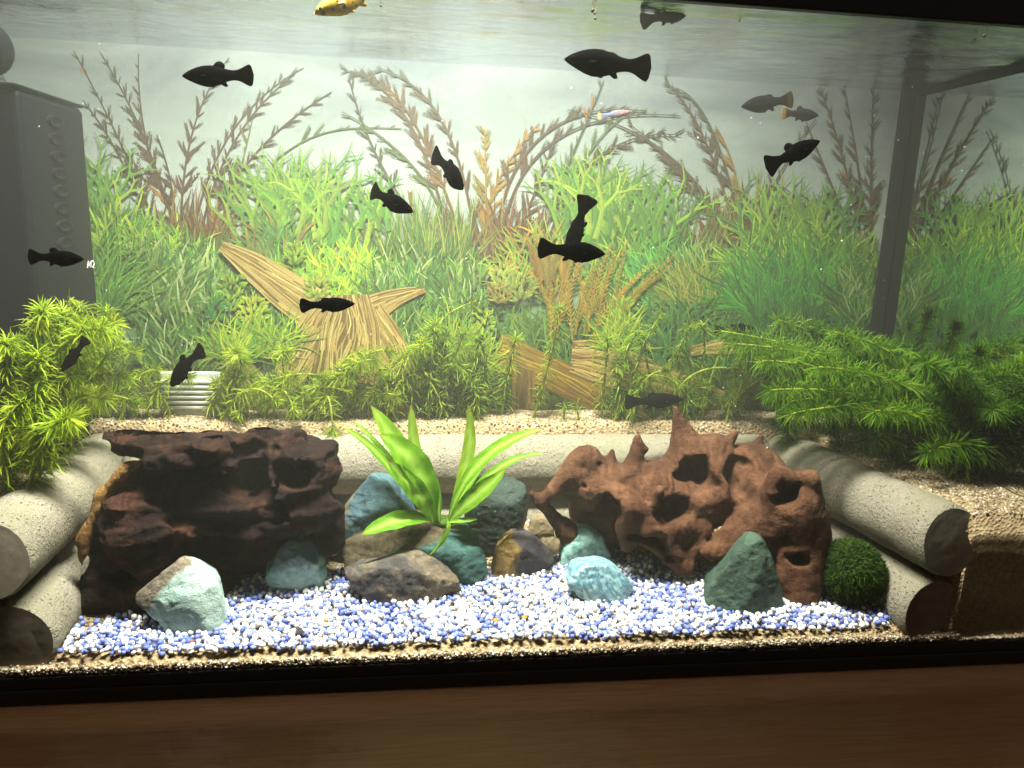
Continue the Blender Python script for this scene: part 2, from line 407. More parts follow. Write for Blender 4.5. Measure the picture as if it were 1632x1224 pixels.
def tuft(cx, cy, rx, ry, n, cols, ln, wd, spread=0.9, lean=0.0, curve=0.5, name='printed_grass', base=0.55, tip=1.2):
    pr = Print(); it = []
    for _ in range(n):
        while True:
            a, b = U(-1, 1), U(-1, 1)
            if a * a + b * b < 1: break
        it.append((cy + b * ry, cx + a * rx, a))
    dy = 34 if (name == 'printed_leafy_bush' and cy < 470) else 0
    for y, x, a in sorted(it):
        y += dy
        an = math.pi / 2 - a * spread * .6 - U(-1, 1) * spread * .6 + lean
        pr.blade(x, y, an, U(*ln), U(*wd), jit(srgb(random.choice(cols)), .3), U(-1, 1) * curve, tip, 4, base)
    return pr.build(name, poster)
def staghorn(cx, cy, rx, n, ln, cols, wd=4.5, name='printed_branching_plant'):
    pr = Print()
    def br(x, y, a, l, w, dep, c):
        pts = bez([(x, y), (x + math.cos(a) * l * .5, y - math.sin(a) * l * .5), (x + math.cos(a + .1) * l, y - math.sin(a + .1) * l)], 5)
        pr.strip(pts, np.linspace(w, w * .7 if dep else .5, 5), c)
        if dep:
            for sgn in (-1, 1):
                if random.random() < .92: br(*pts[-1], a + sgn * U(.25, .65), l * U(.55, .85), w * .68, dep - 1, jit(c, .12))
    for _ in range(n):
        br(cx + U(-rx, rx), cy + 26 + U(-14, 14), math.pi / 2 + U(-.5, .5), ln * U(.35, .55), wd, 3, jit(srgb(random.choice(cols)), .25))
    return pr.build(name, poster)
def feather(pts, c, ln=16, name='printed_feather_leaf'):
    pr = Print(); sp = bez(pts, 40); c = srgb(c)
    for i in range(4, 39, 2):
        d = sp[i + 1] - sp[i]; a = math.atan2(-d[1], d[0]); l = 1.5 * ln * (1.1 - i / 45) * min(1, i / 10)
        for sd in (-1, 1): pr.blade(sp[i][0], sp[i][1], a + sd * .75, l, 1.1, jit(c, .35), -sd * .3, 1.3, 3, .6)
    pr.strip(sp, np.linspace(1.8, .5, 40), np.array(c) * .7)
    return pr.build(name, poster)
def rosette(cx, cy, rx, ry, c, name='printed_succulent'):
    pr = Print(); c = srgb(c)
    for row in range(9):
        f = row / 8; y = cy - ry + 2 * ry * f; w = rx * math.sin(math.pi * (0.22 + 0.65 * f)); k = 6
        for j in range(k):
            g = (j + U(.1, .9)) / k * 2 - 1
            pr.blade(cx + g * w * .8 + U(-2, 2), y + 6 - abs(g) * 3 + U(-3, 3), math.pi / 2 - g * 1.5 + U(-.3, .3), rx * U(.35, .65), rx * .12, jit(c, .3), U(-.5, .5), 1.3, 4, .45)
    return pr.build(name, poster)
def timber(axis, hw, n, cols, wav=3.0, name='printed_driftwood', dark='#7a6238'):
    """a piece of printed driftwood: long wavy ribbons of grain inside a tapering outline"""
    pr = Print(); sp = bez(axis, 26); d = np.gradient(sp, axis=0); nr = np.stack([-d[:, 1], d[:, 0]], 1) / np.linalg.norm(d, axis=1)[:, None]
    hw = np.interp(np.linspace(0, 1, 26), np.linspace(0, 1, len(hw)), hw)
    pr.strip(sp, hw, np.tile(srgb(dark), (26, 1)))
    ph = U(0, 9)
    n = int(n * 2.2)
    for j in random.sample(range(n), n):
        g = (j + .5) / n * 2 - 1 + U(-.03, .03)
        off = g * hw + wav * (np.sin(np.linspace(0, 7, 26) + ph + g * 3) + U(-.6, .6) * np.sin(np.linspace(0, U(8, 22), 26) + U(0, 6))) * (1 - abs(g))
        c = jit(srgb(random.choice(cols)), .15); e = np.linspace(0, 1, 26)
        cc = np.array(c)[None] * (0.85 + 0.3 * np.sin(e * 9 + j)[:, None] * .5)
        i0 = random.choice([0, 0, 0, 1, 2, 8, 14]); i1 = 26 - random.choice([0, 0, 0, 1, 3, 8])
        if i1 - i0 > 4: pr.strip((sp + nr * off[:, None])[i0:i1], (hw / n * U(.6, 1.8))[i0:i1], cc[i0:i1], cc[i0:i1] * U(.82, .98))
    for _ in range(n // 3):
        i0 = random.randint(0, 18); g = U(-.9, .9); k = random.randint(4, 8); sl = slice(i0, min(26, i0 + k))
        pr.strip(sp[sl] + nr[sl] * (g * hw[sl])[:, None], U(.5, 1.1), srgb(dark))
    return pr.build(name, poster)

# far layer: dark fern fans rising behind the green bushes
RED, GRY = '#5a2c30', '#3a3c46'
for pts, kw in (
    ([(262, 400), (215, 260), (118, 82)], dict(cb='#3f4a44')), ([(285, 400), (250, 230), (160, 84)], {}),
    ([(250, 400), (205, 250), (132, 160)], dict(ca='#4b3a2a')), ([(300, 390), (215, 250), (221, 86)], dict(w0=6)),
    ([(290, 400), (280, 200), (365, 92)], {}), ([(305, 400), (330, 190), (484, 108)], dict(cb='#454a55')),
    ([(315, 400), (345, 210), (470, 118)], {}), ([(320, 400), (370, 240), (529, 146)], dict(w0=5)),
    ([(340, 390), (380, 300), (402, 190)], dict(ca='#6d5a2c', cb='#5d6a44')), ([(280, 420), (285, 300), (250, 215)], dict(ca='#5c2c2c')),
    ([(440, 255), (500, 205), (545, 200), (640, 205)], dict(w0=3, ca='#4d6a4c', cb='#4a5a50', sides=(1,), lobe=22)),
    ([(700, 400), (590, 270), (556, 122)], dict(w0=6, ca='#4a4a48')), ([(720, 420), (690, 200), (610, 118), (548, 112)], dict(w0=5, cb='#46505a')),
    ([(740, 400), (700, 260), (640, 110), (560, 118)], dict(ca='#7a5038')), ([(760, 410), (740, 220), (690, 130), (600, 108)], dict(cb='#46505a')),
    ([(700, 330), (660, 240), (545, 178)], dict(w0=4, ca='#50664c', cb='#4d5f55')), ([(770, 420), (760, 300), (860, 195)], dict(ca='#86602c', cb='#a07a40', lobe=34)),
    ([(775, 420), (775, 260), (772, 205)], dict(ca='#a07830', cb='#8a7a3c', lobe=34, sides=(1, -1))), ([(800, 420), (860, 300), (880, 230)], dict(ca='#663833')),
    ([(790, 400), (800, 200), (930, 160), (1030, 178)], dict(w0=5, cb='#3f4a44')), ([(800, 380), (820, 220), (940, 170), (1085, 185)], dict(cb='#39444a')),
    ([(860, 390), (905, 260), (990, 205), (1085, 215)], dict(w0=5)), ([(875, 350), (905, 250), (940, 190), (962, 128)], dict(ca='#50664c')),
    ([(890, 340), (930, 230), (1000, 180)], dict(ca='#55704c', cb='#4a6a50')),
    ([(1170, 400), (1120, 270), (1030, 200), (905, 175)], dict(w0=6)), ([(1180, 400), (1140, 240), (1105, 170), (1060, 128)], {}),
    ([(1185, 400), (1160, 240), (1120, 150), (1075, 140)], dict(ca='#4a3d2c')), ([(1160, 400), (1100, 270), (1000, 195)], dict(w0=4)),
    ([(1190, 400), (1180, 260), (1140, 200)], dict(ca='#8a6030', cb='#8a6a38')), ([(1200, 400), (1215, 300), (1300, 190)], dict(cb='#3c4c58')),
    ([(1380, 420), (1350, 250), (1305, 135)], dict(w0=6, cb='#38443c')), ([(1385, 420), (1370, 260), (1345, 136)], dict(w0=6)),
    ([(1375, 420), (1320, 280), (1285, 195)], dict(w0=5)), ([(1390, 420), (1385, 300), (1392, 140)], dict(w0=6)),
    ([(1360, 430), (1300, 330), (1235, 290)], dict(w0=3, ca='#5c3a2a')),
    ([(90, 420), (60, 200), (0, 116)], dict(w0=6))):
    kw = dict(dict(ca=RED, cb=GRY, sides=random.choice([(1, -1), (1, -1), (1,)]), lobe=31), **dict(kw, w0=kw.get('w0', 4.5) * .5))
    fern(pts, **kw)
# grey wavy grass blades and the red undergrowth between the fans
for _k in range(2):
  for x, w, y in ((300, 70, 420), (360, 60, 430), (745, 90, 430), (830, 60, 430), (1185, 45, 400), (1150, 40, 430)):
      tuft(x, y, w, 30, 45, ['#5a2f28', '#6b4232', '#7a5a34', '#4b3128', '#8a7a3c'], (40, 120), (1.6, 3.2), .7, 0, .4, 'printed_red_undergrowth')
for x, y, n in ((640, 440, 90), (690, 440, 90), (1080, 420, 40), (165, 500, 50), (560, 430, 30)):
    tuft(x, y, 55, 25, n, ['#4f7a38', '#6a8a3c', '#8aa04a', '#3d6a34', '#7d8f52'], (80, 150), (1.0, 2.0), .55, 0, .25, 'printed_tall_grass')
# branching lime plants
for a in ((165, 350, 30, 14, 130), (430, 380, 40, 20, 135), (520, 370, 60, 24, 140), (575, 450, 40, 14, 70), (960, 380, 50, 24, 140), (1020, 390, 45, 22, 130),
          (1250, 390, 50, 16, 120), (1320, 390, 40, 16, 110), (600, 330, 30, 8, 70), (920, 350, 30, 10, 110)):
    staghorn(*a[:4], a[4] * .85, ['#5c9436', '#78a83a', '#4c883c', '#8eb248', '#548e4a'])
# spiky bright bushes
GRN = ['#5f9a34', '#77ad36', '#4a7f34', '#8fbf3e', '#abcb45', '#3c6f32']
DRK = ['#346a30', '#488040', '#2a5a2a', '#629a4c', '#a4c094', '#42702c', '#7c9e40']
for cx, cy, rx, ry, n, cs, ln, wd in (
    (190, 380, 60, 70, 260, GRN, (25, 60), (2.0, 4.0)), (270, 395, 60, 50, 220, GRN, (25, 60), (2.0, 4.0)),
    (330, 440, 60, 60, 200, DRK, (30, 75), (2.5, 5.0)), (230, 470, 70, 50, 220, DRK, (30, 70), (2.5, 4.5)),
    (440, 400, 60, 60, 200, ['#4f8a4a', '#6b8a3c', '#3f7a52', '#8a7a44'], (25, 60), (2.0, 3.6)),
    (480, 430, 60, 50, 180, ['#8fc23c', '#b4d23c', '#6fae3c'], (22, 50), (2.0, 3.6)),
    (560, 420, 50, 50, 160, ['#9acb3a', '#c4d83c', '#6fb04a'], (22, 50), (2.2, 3.8)),
    (660, 450, 75, 55, 330, DRK, (30, 70), (2.2, 4.2)), (740, 440, 50, 40, 120, DRK, (25, 60), (2, 4)),
    (860, 400, 60, 50, 150, ['#8aa83c', '#b8a23c', '#6f9a3c', '#a58a34'], (22, 55), (2, 3.4)),
    (1000, 420, 60, 50, 180, GRN, (25, 60), (2, 3.8)), (1060, 430, 50, 60, 170, ['#3f9a4c', '#57b05a', '#7cc24c'], (25, 60), (2, 3.8)),
    (1120, 440, 50, 50, 240, DRK, (30, 70), (2.2, 4.2)), (1130, 490, 60, 40, 160, ['#7a9a3c', '#a8aa4c', '#4f7a34'], (50, 90), (1.5, 2.6)),
    (1230, 400, 60, 60, 320, GRN, (25, 60), (2, 4)), (1310, 410, 70, 60, 360, GRN, (25, 60), (2, 4)), (1370, 430, 40, 60, 170, GRN, (25, 55), (2, 4)),
    (1260, 480, 90, 50, 360, ['#2f8a34', '#3f9a3a', '#27703a', '#57a83a'], (40, 90), (1.6, 3.2)), (1370, 490, 40, 40, 130, DRK, (30, 60), (2, 4)),
    (160, 470, 30, 60, 120, ['#4f8f34', '#6fa83c', '#3a7a34'], (50, 110), (1.6, 2.8)), (60, 470, 60, 60, 120, DRK, (30, 70), (2.5, 4.5)),
    (400, 520, 60, 40, 150, DRK, (25, 55), (2, 4)), (640, 540, 60, 50, 220, DRK, (25, 55), (2, 4)), (760, 560, 80, 60, 260, DRK, (25, 55), (2, 4)),
    (900, 560, 80, 60, 200, ['#3a6a34', '#4f7a34', '#6a8a3c'], (25, 55), (2, 4)), (1080, 560, 90, 60, 260, ['#3a7a44', '#4f8a44', '#2f6a3a'], (25, 55), (2, 4)),
    (300, 560, 90, 40, 160, DRK, (25, 55), (2, 4)), (1270, 560, 120, 50, 240, ['#2f6a34', '#3a7a34'], (30, 60), (2, 4))):
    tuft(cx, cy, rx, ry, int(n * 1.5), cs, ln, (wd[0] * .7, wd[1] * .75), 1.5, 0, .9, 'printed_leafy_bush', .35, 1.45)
for cx in range(20, 1420, 90):                        # dark ground plants along the foot of the print
    tuft(cx, 655, 75, 40, 170, ['#3c5a24', '#4f6e2c', '#2c4a20', '#6a7e34', '#5a5a2c'], (25, 70), (1.6, 3.4), 1.4, 0, .8, 'printed_ground_plant', .35, 1.3)
# driftwood of the print
TAN = ['#dcc48c', '#d0b67e', '#e4d09c', '#c8ae74', '#d8c086', '#bca068']
timber([(352, 392), (420, 430), (470, 480), (545, 520)], [8, 22, 30, 34, 30], 15, TAN)
timber([(678, 462), (620, 470), (575, 500), (540, 540)], [5, 16, 28, 42], 13, TAN)
timber([(530, 495), (500, 540), (455, 605)], [26, 34, 30, 22], 14, TAN, 5)
timber([(585, 495), (610, 545), (650, 600)], [24, 30, 28, 18], 12, TAN, 5)
timber([(558, 470), (560, 540), (548, 605)], [30, 46, 50, 54], 20, TAN, 6)
timber([(790, 560), (880, 590), (960, 640)], [30, 26, 26, 20], 12, ['#b8943c', '#c8a83c', '#9a7a34', '#d8bc50'])
timber([(910, 570), (960, 575), (1030, 600)], [26, 34, 34, 28], 14, TAN)
timber([(1010, 590), (1080, 610), (1150, 640)], [20, 22, 16], 8, TAN)
timber([(1100, 560), (1150, 545), (1200, 560)], [8, 12, 6], 6, TAN)
timber([(1430, 560), (1480, 570), (1540, 560)], [10, 16, 8], 6, TAN)
timber([(335, 525), (375, 570), (420, 640)], [6, 14, 20, 22], 8, ['#9a9068', '#a89a78', '#84805c'])
timber([(835, 590), (835, 640), (830, 690)], [18, 18, 18], 7, ['#8a6a3c', '#6a5230', '#9a7c48'])
# yellow feather leaves, succulents and needle tufts in front of it
for k in range(17):
    x = U(870, 985); a = U(-.35, .75); l = U(90, 150)
    feather([(x, U(510, 545)), (x + l * .25 * a, 470), (x + l * a, U(385, 440))], random.choice(['#c0a03c', '#b89a3c', '#d8bc4c', '#a8983c', '#c89a40']), U(9, 13))
for k in range(8):
    x = U(855, 905); feather([(x, U(430, 480)), (x + U(-10, 10), 420), (x + U(-25, 20), U(365, 400))], random.choice(['#a0702c', '#8a7a34', '#b08a3a']), 12)
for a in ((370, 462, 22, 26, '#8ab83a'), (404, 492, 24, 18, '#b4cc3c'), (345, 490, 20, 16, '#3f8a44'), (992, 505, 24, 28, '#9cc23c'), (770, 522, 18, 26, '#a8cc34'), (745, 535, 16, 18, '#b8d23c'),
          (805, 440, 24, 16, '#a8b85c'), (830, 455, 26, 18, '#8aa04c'), (795, 465, 18, 14, '#9a8f4c'), (470, 400, 18, 14, '#8ab83a'), (505, 455, 22, 16, '#a0b84c'), (420, 520, 18, 14, '#7ab03a')):
    rosette(*a)
for cx, cy, rx, ry, n in ((385, 555, 60, 22, 200), (740, 590, 45, 40, 190), (985, 540, 30, 24, 100), (720, 545, 30, 20, 70), (450, 545, 30, 16, 60)):
    tuft(cx, cy, rx, ry, n, ['#a8cc3c', '#c4dc4c', '#86b83a', '#6aa83a'], (28, 60), (.9, 1.7), 2.2, 0, 1.2, 'printed_needle_tuft')

# ================================================================== SAND AND GRAVEL
def in_poly(P, poly):
    x, y = P[:, 0], P[:, 1]; c = np.zeros(len(P), bool); n = len(poly)
    for i in range(n):
        (x1, y1), (x2, y2) = poly[i], poly[(i + 1) % n]
        m = ((y1 > y) != (y2 > y)) & (x < (x2 - x1) * (y - y1) / (y2 - y1 + 1e-9) + x1); c ^= m
    return c
# log axes on the floor (x, y): left and right arms and the cross piece behind
LA, LB = np.array([-0.330, 0.004]), np.array([-0.335, 0.262])
RA, RB = np.array([0.492, 0.004]), np.array([0.452, 0.262])
LR = 0.0335; ZL1, ZL2 = 0.050, 0.1205; YC = 0.247
def sand_z(x, y):
    """pit floor in front, terrace held back by the logs"""
    tl = LA[0] + (LB[0] - LA[0]) * (y - LA[1]) / (LB[1] - LA[1]); trr = RA[0] + (RB[0] - RA[0]) * (y - RA[1]) / (RB[1] - RA[1])
    d = np.maximum(np.maximum(tl - x, x - trr), y - YC)            # > 0 outside the logs
    k = np.clip((d - 0.002) / 0.02, 0, 1); k = k * k * (3 - 2 * k); k = np.where(y < 0.0085, 0, k)
    lo = 0.0345 + 0.12 * np.maximum(y, 0) - 0.010 * np.exp(-np.maximum(y, 0) / .006); hi = 0.146 + 0.020 * np.clip((y - 0.05) / 0.27, 0, 1)
    lo = np.where((d > .02) & (y < 0.0085), 0.024, lo); return lo * (1 - k) + hi * k
nx, ny = 330, 110
gx, gy = np.meshgrid(np.linspace(X0 + .001, X1 - .001, nx), np.linspace(0.0015, YB - .001, ny), indexing='ij')
gz = sand_z(gx, gy) + 0.0035 * fbm(np.stack([gx, gy, gx * 0], -1), 30, 3)
V = np.stack([gx, gy, gz], -1).reshape(-1, 3); ii = np.arange(nx * ny).reshape(nx, ny)
F = np.stack([ii[:-1, :-1], ii[1:, :-1], ii[1:, 1:], ii[:-1, 1:]], -1).reshape(-1, 4)
nb = len(V)                                                       # front face of the sand against the pane
V = np.concatenate([V, np.stack([gx[:, 0], gy[:, 0], np.full(nx, 0.0228)], -1)])
F = np.concatenate([F, np.stack([ii[1:, 0], ii[:-1, 0], nb + np.arange(nx - 1), nb + np.arange(1, nx)], -1)])
t = NT('sand_bed'); n1 = t.noise(t.coord(), 420, 3, 0.7); vo = t.n('ShaderNodeTexVoronoi'); vo.inputs['Scale'].default_value = 330
t.l(t.coord(), vo.inputs['Vector'])
c = t.ramp(vo.outputs['Color'], [(0.0, srgb('#6e5a40')), (0.5, srgb('#a08c68')), (1.0, srgb('#c4b48e'))])
t.bsdf(t.mix(n1, c, srgb('#8c7654')), 0.8, 0.2, t.bump(vo.outputs['Distance'], 0.8, 0.002)); M['sand_bed'] = t.m
tag(mesh_obj('sand', V, F, 'sand_bed', smooth=True), kind='structure')

phi = (1 + 5 ** .5) / 2
ICO = np.array([(-1, phi, 0), (1, phi, 0), (-1, -phi, 0), (1, -phi, 0), (0, -1, phi), (0, 1, phi), (0, -1, -phi), (0, 1, -phi),
                (phi, 0, -1), (phi, 0, 1), (-phi, 0, -1), (-phi, 0, 1)]); ICO /= np.linalg.norm(ICO[0])
ICF = np.array([(0, 11, 5), (0, 5, 1), (0, 1, 7), (0, 7, 10), (0, 10, 11), (1, 5, 9), (5, 11, 4), (11, 10, 2), (10, 7, 6), (7, 1, 8),
                (3, 9, 4), (3, 4, 2), (3, 2, 6), (3, 6, 8), (3, 8, 9), (4, 9, 5), (2, 4, 11), (6, 2, 10), (8, 6, 7), (9, 8, 1)])
def rand_rot(n):
    q = RNG.normal(size=(n, 4)); q /= np.linalg.norm(q, axis=1)[:, None]; w, x, y, z = q.T
    return np.stack([np.stack([1 - 2 * (y * y + z * z), 2 * (x * y - w * z), 2 * (x * z + w * y)], -1),
                     np.stack([2 * (x * y + w * z), 1 - 2 * (x * x + z * z), 2 * (y * z - w * x)], -1),
                     np.stack([2 * (x * z - w * y), 2 * (y * z + w * x), 1 - 2 * (x * x + y * y)], -1)], 1)
def pebbles(name, C, R, cols, mat, smooth=True):
    n = len(C); ax = np.stack([RNG.uniform(.75, 1.15, n), RNG.uniform(.8, 1.2, n), RNG.uniform(.55, .9, n)], -1)
    B = ICO[None] * ax[:, None] * (1 + RNG.uniform(-.18, .18, (n, 12, 1)))
    B = np.einsum('nij,nvj->nvi', rand_rot(n), B)
    V = (C[:, None] + B * R[:, None, None]).reshape(-1, 3)
    F = (ICF[None] + 12 * np.arange(n)[:, None, None]).reshape(-1, 3)
    return mesh_obj(name, V, F, mat, None, np.repeat(cols, 12, 0), smooth)
def pal(n, cs, a=.15):
    base = np.array([srgb(c) for c in cs])[RNG.integers(0, len(cs), n)]; return np.clip(base * (1 + RNG.uniform(-a, a, (n, 1))), 0, 1)

GPOLY = [(70, 1042), (104, 1000), (215, 985), (330, 945), (430, 925), (530, 912), (690, 935), (790, 905), (890, 870), (985, 893), (1070, 898), (1130, 915),
         (1250, 955), (1310, 950), (1395, 965), (1425, 990), (1300, 1004), (1130, 1018), (816, 1036), (400, 1052), (150, 1056)]
N = 30000
P = np.stack([RNG.uniform(-.283, .449, N), RNG.uniform(.0068, .21, N)], -1)
P3 = np.concatenate([P, (0.037 + .12 * P[:, 1])[:, None]], 1)
pxs = to_px(P3) + RNG.normal(0, 6, (N, 2)); P3 = P3[in_poly(pxs, GPOLY)]
# thin out to an even packing
def thin(P3, d):
    cell = {}; keep = []
    for i, p in enumerate(P3):
        k = (int(p[0] // d), int(p[1] // d)); ok = True
        for a in (-1, 0, 1):
            for b in (-1, 0, 1):
                for j in cell.get((k[0] + a, k[1] + b), ()):
                    q = P3[j]
                    if (q[0] - p[0]) ** 2 + (q[1] - p[1]) ** 2 < d * d: ok = False
        if ok: cell.setdefault(k, []).append(i); keep.append(i)
    return P3[keep]
G = thin(P3, 0.0031); G2 = thin(P3[::-1], 0.0042) + np.array([0, 0, .0022]); G = np.concatenate([G, G2])
G[:, 2] += RNG.uniform(-.0012, .0012, len(G)) + 0.004 * fbm(G * np.array([1, 1, 0]), 24, 2)
n = len(G); isb = (RNG.random(n) + 0.5 * fbm(G * np.array([1, 1, 0]), 60, 2)+ 0) < 0.38
cols = np.where(isb[:, None], pal(n, ['#7280c0', '#8390ca', '#6675b6', '#8f9cd2'], .12), pal(n, ['#f6f6f4', '#eeeeea', '#ffffff', '#e4e4e0'], .06))
odd = RNG.random(n) < .003; cols[odd] = pal(odd.sum(), ['#b08a3a', '#8a5a3a'])
R = RNG.uniform(.0023, .0033, n)
tag(pebbles('gravel', G, R, cols, 'gravel'), 'blue and white gravel covering the pit floor between the logs', 'gravel', kind='stuff')
# tan sand grains: strip against the front pane, the patches behind the gravel and the terrace
N = 60000
P = np.stack([RNG.uniform(X0 + .004, X1 - .004, N), RNG.uniform(.003, YB - .003, N)], -1)
z = sand_z(P[:, 0], P[:, 1]) + 0.0035 * fbm(np.concatenate([P, P[:, :1] * 0], 1), 30, 3)
P3 = np.concatenate([P, z[:, None]], 1); g = in_poly(to_px(P3 + np.array([0, 0, .0035])), GPOLY); P3 = thin(P3[~g], 0.0026)
q = 5200; xs = RNG.uniform(X0, X1, q); zt = sand_z(xs, xs * 0 + .003) + .0005; fr = np.stack([xs, RNG.uniform(.0018, .0034, q), 0.0245 + (zt - 0.0245) * RNG.random(q) ** 1.0], -1)
q2 = 5000; xs = RNG.uniform(-.32, .49, q2); fr2 = np.stack([xs, RNG.uniform(.0016, .004, q2), RNG.uniform(.0245, .028, q2)], -1)
S = np.concatenate([P3, fr, fr2]); n = len(S)
tag(pebbles('sand_grains', S, RNG.uniform(.0010, .0019, n), pal(n, ['#86765a', '#a29274', '#6e5e46', '#b8ab90', '#786a50', '#5e4a38', '#c4bca8'], .15), 'grain'),
    'coarse tan sand grains heaped behind the logs and along the front glass', 'sand', kind='stuff')

# ================================================================== CONCRETE LOGS
t = NT('concrete'); v = t.coord()
n1 = t.noise(t.coord((1, 1, 1)), 18, 5); n2 = t.noise(v, 260, 4, .7); vo = t.n('ShaderNodeTexVoronoi'); vo.inputs['Scale'].default_value = 300; t.l(v, vo.inputs['Vector'])
c = t.mix(n1, srgb('#766f5e'), srgb('#908976')); c = t.mix(t.ramp(n2, [(.3, (1, 1, 1)), (.5, (0, 0, 0))]), c, srgb('#8e8876'))
pitm = t.ramp(vo.outputs['Distance'], [(.12, (1, 1, 1)), (.3, (0, 0, 0))]); big = t.ramp(t.noise(v, 60, 3), [(.44, (0, 0, 0)), (.54, (1, 1, 1))])
pm = t.mix(1.0, pitm, big, 'MULTIPLY'); c = t.mix(pm, c, srgb('#5c5644'))
alg = t.ramp(t.noise(v, 9, 4, .6, .5), [(.48, (0, 0, 0)), (.7, (.5, .5, .5))]); c = t.mix(alg, c, srgb('#787a58'))
hh = t.mix(.5, n2, pm, 'SUBTRACT'); t.bsdf(c, .85, .15, t.bump(hh, .9, .003)); M['concrete'] = t.m
t = NT('concrete_end'); v = t.coord(); n1 = t.noise(v, 40, 6, .7); n2 = t.noise(v, 420, 4, .7)
c = t.ramp(n1, [(.3, srgb('#7c7463')), (.6, srgb('#9a917d')), (.8, srgb('#aaa08c'))]); c = t.mix(t.ramp(n2, [(.22, (1, 1, 1)), (.36, (0, 0, 0))]), c, srgb('#4e483a'))
t.bsdf(c, .9, .1, t.bump(n2, .2, .0004)); M['concrete_end'] = t.m
def log(label, a, b, z, r, bumps=True, tilt=0.0):
    a = np.array([*a, z]); b = np.array([*b, z]); L = np.linalg.norm(b - a); d = (b - a) / L; s = np.cross(d, (0, 0, 1)); u = np.array([0, 0, 1.0])
    th = thing('concrete_log', label, 'log', (a + b) / 2 - u * r, 'pale concrete logs edging the gravel pit')
    NA, NL = 64, max(30, int(L / .004)); ang = np.linspace(0, 2 * np.pi, NA, endpoint=False)
    V = []; 
    for i in range(NL + 1):
        e = i / NL; sx = min(e * L, (1 - e) * L); rr = r - 0.0022 * math.exp(-(sx / .0018) ** 2)
        rr *= 1 - (0.035 * math.exp(-((e - .42) / .018) ** 2) if bumps else 0)
        c0 = a + d * L * e; sh = tilt * math.exp(-e * L / .03)
        V.append(c0 + rr * (np.cos(ang)[:, None] * s + np.sin(ang)[:, None] * (u + d * sh)))
    V = np.array(V); nrm = (V - (a + np.outer(np.linspace(0, 1, NL + 1) * L, d))[:, None]) / r
    V = V + nrm * (0.0012 * fbm(V, 60, 3))[..., None]
    ii = np.arange((NL + 1) * NA).reshape(NL + 1, NA); F = np.stack([ii[:-1], np.roll(ii[:-1], -1, 1), np.roll(ii[1:], -1, 1), ii[1:]], -1).reshape(-1, 4)
    mesh_obj('shaft', V.reshape(-1, 3), F, 'concrete', th, smooth=True)
    for e0, sg in ((0, -1), (NL, 1)):
        rings = []; cen = a + d * L * (e0 / NL) + d * sg * .0002
        for k in range(8):
            f = 1 - k / 7.5; ring = cen + (V[e0] - (a + d * L * e0 / NL)) * f
            ring = ring + d * (sg * (.0008 * (1 - f) + .00025 * fbm(ring, 90, 2)))[:, None] if k else ring
            rings.append(ring)
        Rr = np.array(rings); Vv = Rr.reshape(-1, 3); jj = np.arange(8 * NA).reshape(8, NA)
        Ff = np.stack([jj[:-1], np.roll(jj[:-1], -1, 1), np.roll(jj[1:], -1, 1), jj[1:]], -1).reshape(-1, 4).tolist(); Ff.append(jj[-1].tolist())
        mesh_obj('sawn_end', Vv, Ff, 'concrete_end', th)
    return th
log('lower concrete log of the stack beside the dark driftwood', LA + (.012, .002), LB + (.012, 0), ZL1, LR, True, .03)
log('upper concrete log of the stack beside the dark driftwood', LA + (0, .003), LB, ZL2, LR, True, .12)
log('lower concrete log of the stack beside the green moss ball', RA - (.008, -.002), RB - (.008, 0), ZL1, LR, True, .03)
log('upper concrete log of the stack beside the green moss ball', RA + (0, .003), RB, ZL2, LR, True, .12)
log('lower concrete log crossing the pit behind the sword plant', (LB[0] + .05, YC), (RB[0] - .045, YC), ZL1, LR, False)
log('upper concrete log crossing the pit behind the sword plant', (LB[0] + .0345, YC), (RB[0] - .034, YC), ZL2, LR, False)

